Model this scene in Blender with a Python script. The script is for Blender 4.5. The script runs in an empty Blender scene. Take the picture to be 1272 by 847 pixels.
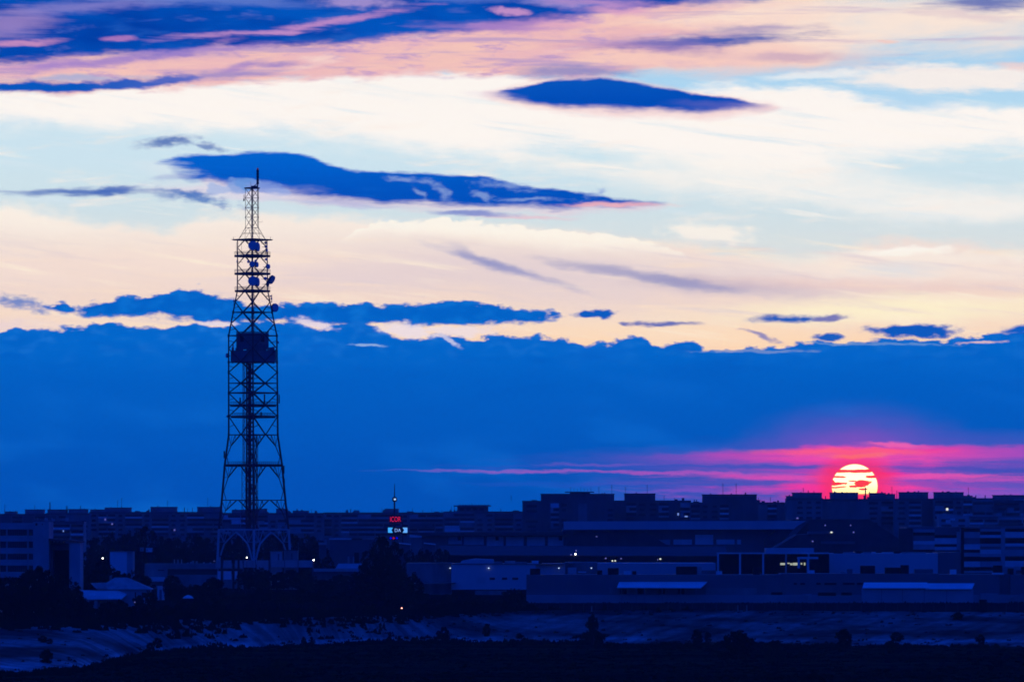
import bpy, bmesh, math, random
from mathutils import Vector, Matrix

C = bpy.context.scene.collection
SC = bpy.context.scene
random.seed(11)
F = 6100.0          # focal length in photograph pixels (long telephoto lens, about 12 degrees wide)
HY = 642.0          # row of the true horizon
HC = 30.0           # height of the camera above the city ground, metres

# ------------------------------------------------------------------ camera
cam = bpy.data.cameras.new("camera")
camo = bpy.data.objects.new("camera", cam); C.objects.link(camo)
camo.location = (0, 0, HC); camo.rotation_euler = (math.pi/2, 0, 0)
cam.sensor_width = 36.0; cam.lens = 36.0*F/1272.0
cam.shift_y = (HY-423.5)/1272.0
cam.clip_start = 1.0; cam.clip_end = 120000.0
SC.camera = camo
SC.view_settings.view_transform = 'Standard'; SC.view_settings.look = 'None'
SC.view_settings.exposure = 0.0; SC.view_settings.gamma = 1.0
SC.view_settings.use_curve_mapping = False
SC.render.engine = 'CYCLES'
SC.cycles.use_denoising = True
try: SC.cycles.denoiser = 'OPENIMAGEDENOISE'
except Exception: pass
SC.cycles.max_bounces = 5; SC.cycles.diffuse_bounces = 3; SC.cycles.glossy_bounces = 2
SC.cycles.sample_clamp_indirect = 2.0
SC.cycles.pixel_filter_type = 'BLACKMAN_HARRIS'; SC.cycles.filter_width = 1.7

# ------------------------------------------------------------------ sky
def s2l(c):
    c = c/255.0
    return c/12.92 if c <= 0.04045 else ((c+0.055)/1.055)**2.4
def col(r, g, b): return (s2l(r), s2l(g), s2l(b), 1.0)

world = bpy.data.worlds.new("World"); SC.world = world; world.use_nodes = True
NT = world.node_tree; NT.nodes.clear()
def node(t): return NT.nodes.new(t)
def lk(v, sock):
    if isinstance(v, bpy.types.NodeSocket): NT.links.new(v, sock)
    else: sock.default_value = v
def m(op, a, b=0.0, c=0.0):
    n = node('ShaderNodeMath'); n.operation = op
    lk(a, n.inputs[0]); lk(b, n.inputs[1])
    if op == 'MULTIPLY_ADD': lk(c, n.inputs[2])
    return n.outputs[0]
RNG = {}      # rows a mask can touch, so that each strip of sky only carries its own clouds
def rng(v): return RNG.get(v.node.name) if isinstance(v, bpy.types.NodeSocket) else None
def mul(a, b):
    o = m('MULTIPLY', a, b); ra, rb = rng(a), rng(b)
    if ra or rb:
        q = ra or rb
        if ra and rb: q = (max(ra[0], rb[0]), min(ra[1], rb[1]))
        RNG[o.node.name] = q
    return o
def add(a, b): return m('ADD', a, b)
def sub(a, b): return m('SUBTRACT', a, b)
def mad(a, b, c): return m('MULTIPLY_ADD', a, b, c)
def ss(v, a, b, o0=0.0, o1=1.0):
    n = node('ShaderNodeMapRange'); n.interpolation_type = 'SMOOTHSTEP'
    lk(v, n.inputs[0]); lk(a, n.inputs[1]); lk(b, n.inputs[2]); lk(o0, n.inputs[3]); lk(o1, n.inputs[4])
    return n.outputs[0]
def mix(f, a, b):
    n = node('ShaderNodeMix'); n.data_type = 'RGBA'
    lk(f, n.inputs[0]); lk(a, n.inputs[6]); lk(b, n.inputs[7])
    return n.outputs[2]
def noise(sx_, sy_, detail=5.0, rough=0.55, off=0.0, shear=0.0):
    """centred fractal noise over the sky, cells of sx_ by sy_ (sky units)"""
    n = node('ShaderNodeTexNoise'); n.noise_dimensions = '2D'
    n.inputs['Scale'].default_value = 1.0; n.inputs['Detail'].default_value = detail
    n.inputs['Roughness'].default_value = rough
    c = node('ShaderNodeCombineXYZ')
    yy = SY if not shear else mad(SX, -shear, SY)
    lk(mad(SX, 1.0/sx_, off), c.inputs[0]); lk(mad(yy, 1.0/sy_, off*1.7), c.inputs[1])
    NT.links.new(c.outputs[0], n.inputs['Vector'])
    return mad(n.outputs[0], 4.0, -2.0)
def curve(pts, x=None):
    """height as a function of azimuth: smooth curve through (x, y) points"""
    n = node('ShaderNodeFloatCurve')
    cu = n.mapping.curves[0]
    P = sorted(((px+100.0)/1472.0, (py+200.0)/1100.0) for px, py in pts)
    P = [(min(max(a, 0), 1), b) for a, b in P]
    if P[0][0] > 0: P.insert(0, (0.0, P[0][1]))
    if P[-1][0] < 1: P.append((1.0, P[-1][1]))
    while len(cu.points) < len(P): cu.points.new(0.5, 0.5)
    for q, (a, b) in zip(cu.points, P): q.location = (a, b); q.handle_type = 'AUTO_CLAMPED'
    n.mapping.update()
    NT.links.new(XN if x is None else x, n.inputs['Value'])
    return mad(n.outputs[0], 1100.0, -200.0)
def band(top, bot, st, sb, dt=None, db=None):
    top = list(top); bot = list(bot)
    if top[0][0] > -99:
        top = [(top[0][0]-40, top[0][1]+25)]+top; bot = [(bot[0][0]-40, bot[0][1]-25)]+bot
    if top[-1][0] < 1300:
        top.append((top[-1][0]+40, top[-1][1]+25)); bot.append((bot[-1][0]+40, bot[-1][1]-25))
    t = curve(top); b = curve(bot)
    dy = sub(SY, t)
    if dt is not None: dy = add(dy, dt)
    a = ss(dy, -st, st)
    dy = sub(b, SY)
    if db is not None: dy = add(dy, db)
    o = mul(a, ss(dy, -sb, sb))
    inner = lambda P: [p[1] for p in P]
    RNG[o.node.name] = (min(inner(top))-16-st, max(inner(bot))+16+sb)
    return o
def blob(cx, cy, rx, ry, k=0.0, soft=0.35, wob=None):
    """soft ellipse; k = slope of its long axis"""
    x = mad(SX, 1.0/rx, -cx/rx)
    y = mad(SX, -k/ry, (k*cx-cy)/ry); y = mad(SY, 1.0/ry, y)
    d = m('SQRT', mad(x, x, mul(y, y)))
    if wob is not None: d = add(d, wob)
    o = ss(d, 1.0+soft, 1.0-soft); e = 1.0+soft+(1.0 if wob is not None else 0)
    RNG[o.node.name] = (cy-ry*e-abs(k)*rx*e-6, cy+ry*e+abs(k)*rx*e+6)
    return o
LAYERS = []
def over(base, mask, c, op=1.0):
    if op != 1.0: mask = mul(mask, op)
    LAYERS.append((mask, c)); return base

tc = node('ShaderNodeTexCoord'); sp = node('ShaderNodeSeparateXYZ')
NT.links.new(tc.outputs['Generated'], sp.inputs[0])
dx, dy_, dz = sp.outputs
AZ = m('ARCTAN2', dx, dy_)
EL = m('ARCTAN2', dz, m('SQRT', mad(dx, dx, mul(dy_, dy_))))
SX = mad(AZ, F, 636.0)            # azimuth in sky units (6100 per radian)
SY = mad(EL, -F, HY)              # downwards from the zenith
XN = mad(SX, 1.0/1472.0, 100.0/1472.0)

nStreak = noise(260, 13, 6, .6, 3.1)
nStreak2 = noise(150, 26, 6, .6, 7.7, shear=-0.08)
nSoft = noise(190, 60, 5, .55, 1.3, shear=0.15)
nBil = noise(24, 12, 3.2, .52, 5.9)
nFine = noise(60, 14, 6, .65, 9.2)
nTiny = noise(16, 7, 4, .6, 2.2)
nWisp = noise(75, 4.5, 6, .68, 6.6, shear=.02)
nShear = noise(230, 15, 7, .62, 12.5, shear=.13)

RX, RY = SX, SY
g1 = noise(34, 22, 3, .55, 4.4); g2 = noise(48, 17, 3.5, .58, 8.8)
SX = mad(g1, 7.0, RX); SY = mad(g2, 2.6, RY)

# ---- clear air seen between the clouds: colour by elevation
ramp = node('ShaderNodeValToRGB')
lk(ss(SY, 0, 1), ramp.inputs[0])
mr_ = node('ShaderNodeMapRange'); lk(SY, mr_.inputs[0]); lk(-100.0, mr_.inputs[1]); lk(500.0, mr_.inputs[2])
NT.links.new(mr_.outputs[0], ramp.inputs[0])
els = ramp.color_ramp.elements
stops = [(-100, (120, 175, 222)), (60, (166, 208, 236)), (110, (170, 212, 238)), (190, (204, 228, 236)),
         (260, (207, 224, 228)), (300, (216, 224, 222)), (430, (240, 222, 205))]
while len(els) < len(stops): els.new(0.5)
for e, (y, c) in zip(els, stops): e.position = (y+100)/600.0; e.color = col(*c)
sky = ramp.outputs[0]

# ---- high thin cream cloud
cream = col(255, 247, 238)
w = add(mul(nSoft, 13.0), mul(nFine, 5.0))
c1 = band([(-100, 112), (0, 112), (200, 108), (400, 90), (600, 85), (700, 108), (800, 120), (900, 112), (985, 108), (1060, 118), (1130, 135), (1200, 138), (1372, 150)],
          [(-100, 160), (0, 158), (100, 166), (200, 158), (300, 165), (400, 172), (500, 186), (580, 200), (700, 192), (780, 200), (860, 208), (960, 212), (1060, 205), (1150, 198), (1272, 188), (1372, 188)],
          9, 20, w, mul(w, 1.3))
sky = over(sky, c1, cream, .97)
c2 = band([(620, 200), (700, 196), (800, 205), (900, 208), (1000, 225), (1080, 240), (1180, 246), (1372, 240)],
          [(620, 196), (700, 214), (800, 232), (900, 242), (1000, 256), (1080, 270), (1180, 272), (1372, 262)], 16, 14, w, mul(w, .8))
sky = over(sky, c2, col(250, 243, 233), .8)
c2b = blob(1000, 225, 190, 22, .13, .6, mul(nStreak2, .25))
sky = over(sky, c2b, col(251, 245, 236), .55)
c3 = blob(1180, 101, 135, 16, .02, .35, mul(nFine, .22))
sky = over(sky, c3, col(252, 240, 230), .9)
c3b = blob(1010, 96, 60, 5, -.05, .5, mul(nFine, .2)); sky = over(sky, c3b, cream, .6)
c3c = blob(1130, 128, 60, 9, .12, .5, mul(nFine, .3)); sky = over(sky, c3c, col(180, 214, 238), .5)
# faint blue windows in the left of the cream
sky = over(sky, blob(150, 178, 260, 16, .02, .8, mul(nSoft, .3)), col(205, 228, 236), .8)
sky = over(sky, blob(330, 205, 340, 22, .06, .8, mul(nSoft, .3)), col(203, 226, 236), .6)

zone = ss(m('ABSOLUTE', sub(SY, 195.0)), 115.0, 60.0); RNG[zone.node.name] = (80, 312)
sky = over(sky, mul(zone, ss(nShear, .05, 1.3)), col(214, 230, 236), .75)
sky = over(sky, mul(zone, ss(nStreak2, .25, 1.3)), col(250, 238, 226), .7)
sky = over(sky, mul(zone, ss(nShear, -.3, -1.3)), col(255, 246, 234), .8)
# ---- low cream to peach veil down to the deck
veil = band([(-100, 255), (0, 250), (60, 258), (130, 274), (200, 284), (260, 268), (380, 270), (480, 271), (560, 276), (640, 285), (720, 290), (790, 301), (850, 305), (920, 318), (1000, 330), (1060, 312), (1120, 306), (1200, 310), (1372, 322)],
            [(-100, 700), (1372, 700)], 10, 5, add(mul(nSoft, 10.0), mul(nBil, 3.0)))
vr = node('ShaderNodeValToRGB'); mrv = node('ShaderNodeMapRange'); lk(mad(nSoft, 12.0, SY), mrv.inputs[0]); lk(250.0, mrv.inputs[1]); lk(450.0, mrv.inputs[2])
NT.links.new(mrv.outputs[0], vr.inputs[0])
els = vr.color_ramp.elements
stops = [(250, (252, 241, 226)), (300, (244, 228, 214)), (335, (236, 215, 206)), (370, (242, 216, 198)), (405, (248, 220, 192)), (440, (255, 214, 170))]
while len(els) < len(stops): els.new(0.5)
for e, (y, c) in zip(els, stops): e.position = (y-250)/200.0; e.color = col(*c)
sky = over(sky, veil, vr.outputs[0])
pf = band([(420, 300), (470, 277), (560, 274), (640, 281), (700, 287), (760, 292), (810, 303), (850, 316)],
          [(420, 296), (470, 288), (560, 292), (640, 300), (700, 306), (760, 308), (810, 310), (850, 314)], 1.6, 12, add(mul(nBil, 4.0), mul(nTiny, .8)))
sky = over(sky, pf, col(255, 247, 231), .85)
sky = over(sky, blob(880, 290, 52, 11, .1, .5, mul(nBil, .28)), col(253, 243, 228), .85)
sky = over(sky, blob(1120, 314, 60, 5, -.03, .6, mul(nBil, .3)), col(255, 250, 238), .9)
sky = over(sky, blob(1160, 322, 120, 9, .0, .7, mul(nBil, .3)), col(250, 240, 224), .6)
sky = over(sky, blob(640, 340, 210, 26, .1, .8, mul(nSoft, .3)), col(222, 205, 208), .55)
sky = over(sky, blob(150, 330, 300, 22, -.02, .9, mul(nSoft, .3)), col(250, 226, 206), .55)
sky = over(sky, blob(440, 345, 120, 14, -.02, .9, mul(nSoft, .3)), col(228, 208, 206), .6)
sky = over(sky, blob(980, 352, 150, 17, .05, .8, mul(nSoft, .35)), col(216, 200, 204), .6)
sky = over(sky, blob(1110, 336, 190, 15, .02, .9, mul(nSoft, .35)), col(252, 234, 216), .75)
sky = over(sky, blob(1115, 336, 48, 7, .0, .9, mul(nFine, .35)), col(222, 222, 222), .7)
sky = over(sky, blob(1090, 358, 190, 8, .04, .9, mul(nFine, .35)), col(240, 206, 192), .6)
sky = over(sky, blob(1130, 386, 200, 15, -.03, .8, mul(nSoft, .35)), col(255, 240, 200), .95)
sky = over(sky, blob(860, 415, 120, 11, .02, .9, mul(nStreak, .3)), col(255, 222, 182), .6)
vz = ss(m('ABSOLUTE', sub(SY, 360.0)), 80.0, 40.0); RNG[vz.node.name] = (275, 445)
sky = over(sky, mul(vz, ss(nShear, .1, 1.2)), col(218, 202, 206), .6)
sky = over(sky, mul(vz, ss(nShear, -.2, -1.2)), col(255, 238, 212), .7)
sky = over(sky, mul(vz, ss(nStreak, .2, 1.2)), col(255, 228, 196), .5)
sky = over(sky, mul(vz, ss(nWisp, .4, 1.5)), col(206, 192, 204), .3)
# mauve rain streaks
sky = over(sky, blob(630, 334, 68, 4.4, .30, .95, mul(nFine, .3)), col(140, 144, 192), .75)
sky = over(sky, blob(592, 320, 26, 6, .42, .9, mul(nFine, .3)), col(140, 144, 192), .6)
sky = over(sky, blob(800, 343, 95, 5.0, .16, .95, mul(nFine, .3)), col(150, 150, 190), .7)
sky = over(sky, blob(850, 353, 48, 4.5, .15, .9, mul(nFine, .3)), col(118, 132, 190), .6)
sky = over(sky, blob(765, 337, 70, 6, .15, .8, mul(nFine, .3)), col(165, 160, 192), .42)
sky = over(sky, blob(900, 356, 90, 9, .06, .9, mul(nFine, .3)), col(172, 160, 186), .45)

# ---- peach and lavender cloud at the top
peach = mix(ss(nStreak2, -.8, .8), col(247, 196, 180), col(236, 180, 184))
peach = mix(ss(nFine, .0, .8), peach, col(216, 168, 192))
peach = mix(mul(ss(nStreak2, .3, 1.2), .7), peach, col(253, 222, 206))
peach = mix(mul(ss(nStreak, .2, 1.0), .7), peach, col(196, 158, 194))
peach = mix(mul(ss(nWisp, .3, 1.3), .6), peach, col(206, 162, 192))
peach = mix(mul(ss(nWisp, -.4, -1.4), .6), peach, col(252, 210, 190))
w1 = add(mul(nStreak2, 5.0), mul(nFine, 3.5))
p1 = band([(-100, -200), (1372, -200)],
          [(-100, 124), (0, 121), (100, 119), (200, 112), (300, 106), (400, 99), (500, 93), (600, 95), (690, 98), (800, 88), (900, 87), (980, 86), (1030, 82), (1050, 74), (1072, 40), (1100, 30), (1372, 30)], 3, 6, None, w1)
sky = over(sky, mul(p1, ss(mad(nFine, 25.0, SX), 1110, 990)), mix(ss(SX, 820, 1060), peach, col(250, 216, 196)), .96)
sky = over(sky, blob(900, 72, 160, 18, .0, .7, mul(nStreak2, .4)), col(247, 204, 190), .7)
sky = over(sky, blob(1150, 30, 230, 30, .02, .8, mul(nStreak2, .4)), col(252, 230, 212), .95)
sky = over(sky, blob(1030, 50, 70, 12, .1, .8, mul(nFine, .4)), col(252, 226, 208), .7)
sky = over(sky, blob(1272, 88, 40, 6, .1, .6, mul(nFine, .4)), col(246, 205, 195), .6)
sky = over(sky, blob(1103, 56, 12, 2.5, .0, .6, mul(nFine, .3)), col(247, 205, 190), .8)
# lavender veins in the peach
sky = over(sky, mul(ss(nStreak, .15, 1.1), ss(mad(SX, -.02, mad(SY, -1.0, 110.0)), -10, 20)), col(180, 152, 196), .5)
# deep blue top
fr = [(-100, 84), (0, 78), (60, 72), (120, 68), (200, 66), (280, 55), (340, 56), (420, 51), (500, 42), (560, 38), (620, 36), (690, 26), (760, 16), (820, 7), (880, -3), (1372, -40)]
sky = over(sky, band([(x, y-8) for x, y in fr], [(x, y+5) for x, y in fr], 4, 6, add(mul(nStreak2, 4.5), mul(nFine, 3.0)), add(mul(nStreak2, 4.5), mul(nFine, 5.0))), col(150, 118, 196), .6)
deep = mix(ss(nSoft, -1.0, 1.0), col(0, 60, 160), col(0, 84, 186))
deep = mix(mul(ss(nWisp, .3, 1.5), .5), deep, col(30, 96, 192))
deep = mix(mul(ss(nStreak2, .1, 1.1), .7), deep, col(40, 100, 192))
deep = mix(mul(ss(nFine, .25, 1.2), .5), deep, col(92, 110, 196))
w2 = add(mul(nStreak2, 4.5), mul(nFine, 3.0))
d1 = band([(-100, -200), (1372, -200)],
          [(-100, 88), (0, 82), (60, 77), (120, 73), (200, 71), (280, 61), (340, 61), (420, 54), (500, 45), (560, 41), (620, 38), (690, 28), (760, 18), (820, 9), (880, -1), (940, -10), (1372, -40)], 3, 5.5, None, w2)
sky = over(sky, d1, deep)
lav = col(150, 140, 205)
sky = over(sky, blob(18, 36, 44, 15, -.1, .8, mul(nWisp, .35)), col(176, 146, 200), .6)
sky = over(sky, blob(22, 59, 42, 3.2, -.06, .8, mul(nWisp, .4)), col(205, 145, 190), .85)
sky = over(sky, blob(110, 12, 100, 7, -.1, .9, add(mul(nFine, .45), mul(nWisp, .3))), lav, .6)
sky = over(sky, blob(270, 4, 130, 6, .02, .8, add(mul(nFine, .45), mul(nWisp, .3))), col(104, 126, 202), .65)
sky = over(sky, blob(448, 7, 46, 6, .02, .6, add(mul(nBil, .35), mul(nFine, .3))), col(170, 148, 206), .8)
sky = over(sky, blob(296, 45, 70, 2.6, -.07, .9, mul(nWisp, .6)), col(196, 144, 198), .75)
sky = over(sky, blob(412, 30, 80, 3.6, -.17, .9, add(mul(nWisp, .5), mul(nFine, .3))), col(196, 142, 196), .85)
sky = over(sky, blob(152, 52, 18, 2.5, 0, .6, mul(nFine, .3)), col(190, 130, 190), .7)
sky = over(sky, blob(632, 17, 24, 4, .05, .5, mul(nBil, .3)), col(205, 150, 200), .85)
sky = over(sky, blob(700, 6, 50, 5, .05, .6, mul(nFine, .4)), col(150, 140, 205), .7)
sky = over(sky, blob(760, 16, 40, 5, .05, .7, mul(nFine, .4)), col(220, 160, 195), .7)
sky = over(sky, blob(575, 2, 60, 4, .03, .7, mul(nFine, .4)), col(90, 118, 200), .6)
for (x, y, a, b, k, c) in ((650, 30, 60, 5, -.1, (188, 140, 196)), (690, 34, 40, 5, -.1, (226, 168, 190)), (610, 36, 60, 5, .02, (170, 130, 196)), (870, 2, 26, 7, 0, (26, 84, 182)), (930, -2, 30, 7, 0, (40, 90, 184)),
                           (745, 6, 50, 4, .05, (196, 146, 198)), (790, 60, 70, 5, .03, (186, 140, 186)), (60, 86, 60, 4, -.05, (196, 150, 196)), (130, 80, 90, 5, -.1, (150, 124, 200)), (250, 66, 80, 4, -.08, (150, 124, 200)), (300, 86, 22, 4, -.3, (166, 134, 198)), (100, 101, 70, 3, -.02, (150, 170, 214))):
    sky = over(sky, blob(x, y, a, b, k, .95, add(mul(nFine, .45), mul(nWisp, .3))), col(*c), .75)
vein = mul(mul(ss(nFine, .15, 1.1), ss(nWisp, -.6, .8)), ss(m('ABSOLUTE', mad(SX, .035, sub(SY, 96.0))), 34.0, 14.0)); RNG[vein.node.name] = (20, 122)
sky = over(sky, mul(vein, ss(SX, 900, 700)), col(150, 128, 196), .7)
# dark streaks inside the peach
sky = over(sky, band([(-100, 106), (0, 106), (80, 106), (160, 103), (210, 99), (260, 100)], [(-100, 120), (0, 118), (80, 117), (160, 113), (230, 105), (262, 96)], 3.5, 3, add(mul(nBil, 1.6), mul(nFine, 3.0)), mul(nFine, 2.0)), mix(ss(SX, 90, 240), col(6, 86, 186), col(74, 100, 190)))
sky = over(sky, blob(270, 97, 60, 4, -.08, .8, mul(nFine, .4)), col(120, 120, 196), .6)
sky = over(sky, blob(885, 53, 96, 6, -.05, .9, add(mul(nWisp, .35), mul(nFine, .3))), col(50, 86, 176), .95)
sky = over(sky, blob(935, 40, 60, 5, -.05, .8, mul(nFine, .45)), col(126, 124, 184), .6)
sky = over(sky, blob(830, 60, 60, 8, .1, .8, mul(nFine, .45)), col(140, 120, 184), .55)
sky = over(sky, blob(985, 74, 60, 5, 0, .8, mul(nFine, .4)), col(186, 156, 188), .6)
sky = over(sky, blob(712, 91, 58, 8, .0, .7, mul(nFine, .4)), col(118, 130, 192), .75)
sky = over(sky, blob(345, 83, 28, 4, .0, .7, mul(nFine, .4)), col(150, 128, 195), .7)
sky = over(sky, blob(1230, 8, 62, 9, .02, .9, add(mul(nWisp, .35), mul(nFine, .3))), col(88, 104, 176), .9)
sky = over(sky, blob(1185, 24, 60, 4, .1, .9, mul(nFine, .4)), col(214, 190, 200), .5)

# ---- lens shaped cloud
lt = [(600, 121), (615, 118), (650, 108), (690, 101.5), (740, 100), (800, 106), (850, 117), (900, 124), (945, 132), (962, 134)]
sky = over(sky, band([(x, y-2) for x, y in lt], [(600, 121), (650, 133), (700, 141), (760, 145), (820, 146), (880, 149), (930, 142), (962, 138)], 5, 7, mul(nFine, 1.0), mul(nFine, 2.0)), col(240, 196, 196), .65)
sky = over(sky, band(lt, [(600, 115), (615, 119), (650, 127), (700, 133), (760, 136), (820, 137.5), (865, 141), (900, 138), (945, 132), (962, 129)], 2.6, 5.0, mul(nWisp, .5), add(mul(nWisp, 1.0), mul(nFine, .8))), mix(ss(SY, 100, 130), col(6, 84, 184), col(0, 76, 180)))
sky = over(sky, blob(612, 121, 22, 5, .05, .9, mul(nWisp, .3)), col(220, 205, 220), .4)
sky = over(sky, blob(905, 134, 55, 4, .05, .9, mul(nFine, .4)), col(120, 110, 186), .35)

# ---- flat blue cloud behind the mast top
lt = [(192, 203), (205, 200), (230, 197), (290, 192.5), (350, 191), (378, 194), (405, 203), (440, 213), (500, 215), (560, 217), (610, 222), (650, 232), (700, 237), (740, 243), (800, 251), (830, 253)]
lb = [(192, 201), (205, 207), (218, 217), (235, 224), (262, 226), (300, 233), (350, 241), (400, 247), (450, 249), (520, 253), (600, 256), (650, 257), (700, 258), (760, 256), (812, 253), (830, 249)]
sky = over(sky, band([(x, y+5) for x, y in lt if x > 240], [(x, y+8) for x, y in lb if x > 240], 4, 6, mul(nFine, 1.0), add(mul(nWisp, 2.0), mul(nFine, 2.5))), col(228, 200, 212), .6)
sky = over(sky, band(lt, lb, 2.6, 5.5, add(mul(nWisp, .7), mul(nFine, .5)), add(mul(nWisp, 2.0), mul(nFine, 2.4))), mix(mul(ss(nWisp, .0, 1.4), .3), mix(ss(mad(nFine, 5.0, SY), 190, 250), col(0, 98, 202), col(0, 80, 184)), col(24, 108, 200)))
sky = over(sky, blob(208, 212, 26, 8, .1, .9, add(mul(nWisp, .5), mul(nFine, .3))), col(214, 228, 234), .75)
sky = over(sky, blob(217, 222, 20, 4, -.1, .8, mul(nWisp, .4)), col(150, 160, 208), .5)
sky = over(sky, blob(275, 238, 80, 7, .02, .9, mul(nFine, .3)), col(226, 214, 224), .8)
for (x, y, a, b, k, c) in ((292, 233, 17, 9, .0, (128, 160, 218)), (310, 230, 16, 7, 0, (104, 150, 216)), (332, 235, 19, 10, .12, (128, 152, 216)), (345, 240, 18, 5, .1, (150, 168, 220)), (270, 236, 14, 7, 0, (168, 186, 224))):
    sky = over(sky, blob(x, y, a, b, k, .25, mul(nBil, .3)), col(*c), .85)
sky = over(sky, blob(315, 246, 60, 4, 0, .9, mul(nFine, .3)), col(220, 214, 226), .85)
sky = over(sky, blob(420, 254, 60, 3, .06, .8, mul(nWisp, .5)), col(150, 160, 214), .5)
for (x, y, a, b, k) in ((505, 224, 22, 4, .1), (547, 238, 9, 7, .9), (522, 243, 6, 4, .9), (632, 232, 25, 5, .12), (600, 246, 9, 6, .8), (742, 240, 9, 5, -.4), (655, 248, 30, 3, 0)):
    sky = over(sky, blob(x, y, a, b*.75, k*.7, .95, add(mul(nTiny, .65), mul(nFine, .4))), col(140, 165, 215), .7)
sky = over(sky, blob(765, 255, 56, 2.6, .0, .7, mul(nFine, .3)), col(238, 176, 184), .85)
sky = over(sky, blob(650, 270, 50, 2.5, .03, .8, mul(nFine, .3)), col(232, 190, 200), .7)
sky = over(sky, blob(583, 265.5, 44, 3.2, .04, .6, mul(nFine, .3)), col(118, 132, 200), .85)
# small dark scraps
sky = over(sky, blob(96, 240.5, 80, 3.6, -.015, .9, add(mul(nWisp, .3), mul(nFine, .2))), col(72, 108, 182), .9)
sky = over(sky, blob(145, 238, 26, 4, -.1, .6, mul(nFine, .35)), col(60, 100, 180), .8)
sky = over(sky, blob(208, 179, 28, 5, -.12, .9, add(mul(nTiny, .4), mul(nFine, .4))), col(72, 108, 178), .9)
sky = over(sky, blob(257, 183, 15, 3.6, .2, .9, mul(nTiny, .55)), col(96, 124, 184), .85)
sky = over(sky, blob(246, 247, 34, 6, .2, .9, add(mul(nTiny, .6), mul(nFine, .4))), col(56, 110, 186), .9)
sky = over(sky, blob(207, 243, 14, 6, 0, .8, mul(nTiny, .5)), col(150, 172, 206), .6)
sky = over(sky, blob(24, 377, 30, 7, .25, .95, add(mul(nTiny, .6), mul(nFine, .4))), col(70, 116, 192), .85)
sky = over(sky, blob(5, 405, 60, 7, .0, .9, mul(nTiny, .4)), col(225, 205, 215), .5)

# ---- deck of cloud with its ragged top
dk = mix(ss(SY, 415, 490), col(0, 102, 197), col(0, 92, 187))
dk = mix(ss(SY, 470, 620), dk, col(0, 80, 176))
dk = mix(mul(ss(nSoft, -.1, 1.1), .5), dk, col(10, 104, 200))
dk = mix(mul(ss(nStreak2, .1, 1.3), .35), dk, col(0, 82, 178))
tex = mul(ss(nBil, -.2, 1.2), ss(SY, 470, 405))
dkt = mix(mul(tex, .55), dk, col(36, 122, 210))
dkt = mix(mul(mul(ss(nFine, .0, 1.2), ss(SY, 520, 420)), .3), dkt, col(0, 76, 176))
mt = [(50, 384), (62, 380), (80, 376), (92, 384), (112, 380), (150, 372), (185, 368), (205, 367), (225, 360), (245, 360), (262, 367), (290, 372), (308, 379), (350, 379), (420, 379), (455, 377), (480, 380), (520, 378), (560, 375), (600, 377), (640, 383), (690, 388), (706, 392)]
mb = [(50, 380), (62, 384), (80, 389), (92, 390), (112, 394), (150, 394), (190, 393), (225, 396), (270, 400), (350, 400), (420, 402), (470, 402), (520, 404), (560, 404), (600, 403), (650, 401), (690, 396), (706, 390)]
sky = over(sky, band(mt, mb, 2.4, 3.2, add(mul(nBil, 4.2), mul(nTiny, .6)), add(mul(nBil, 3.2), mul(nFine, 1.5))), mix(ss(nBil, -.4, 1.3), col(0, 97, 192), col(10, 112, 204)))
dt = [(-100, 414), (0, 413), (30, 409), (52, 411), (80, 408), (110, 406), (145, 402), (170, 408), (200, 408), (236, 401), (262, 405), (290, 402), (330, 398), (375, 404), (400, 408), (430, 400), (465, 403), (486, 418), (520, 420), (556, 416), (590, 420), (625, 416), (650, 418), (700, 421), (735, 430), (775, 421), (800, 420), (822, 430), (846, 424), (858, 424), (876, 434), (900, 437), (940, 432), (985, 428), (1020, 424), (1050, 426), (1100, 421), (1150, 424), (1200, 420), (1235, 414), (1372, 411)]
sky = over(sky, band(dt, [(-100, 880), (1372, 880)], 2.4, 5, add(mul(nBil, 4.4), mul(nTiny, .6))), dkt)
for (x, y, a, b, k, c) in ((743, 390, 23, 6, 0, (10, 90, 186)), (820, 402, 38, 2.6, 0, (104, 112, 176)), (775, 402.5, 8, 2, 0, (104, 112, 176)), (980, 397, 40, 4.5, -.02, (30, 90, 180)),
                           (1030, 396, 18, 3.5, -.1, (120, 120, 176)), (1028, 418, 20, 5, 0, (24, 92, 184)), (1135, 412, 58, 8, .02, (10, 88, 184)),
                           (1262, 411, 26, 4, -.1, (10, 92, 190)), (945, 418, 24, 3, .3, (150, 140, 180))):
    sky = over(sky, blob(x, y, a, b, k, .3, mul(nBil, .3)) if b >= 5 else blob(x, y, a, b, k, .75, add(mul(nTiny, .3), mul(nFine, .25))), col(*c))
for (x, y, a, b, k, c) in ((390, 402, 24, 5, .2, (228, 214, 226)), (506, 410, 30, 8, .1, (236, 222, 226)), (570, 411, 40, 6, .0, (240, 222, 220)), (455, 430, 20, 2, .05, (150, 180, 222)),
                           (268, 401, 24, 3, .0, (226, 214, 226)), (560, 424, 12, 4, .5, (200, 200, 226)), (905, 434, 16, 2.5, 0, (255, 214, 176)),
                           (1215, 426, 22, 2, -.05, (226, 190, 190)), (1085, 428, 90, 1.6, .02, (96, 140, 200)), (940, 436, 60, 2, 0, (110, 140, 196))):
    sky = over(sky, blob(x, y, a, b, k, .45, mul(nTiny, .4)), col(*c), .85)

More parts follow.
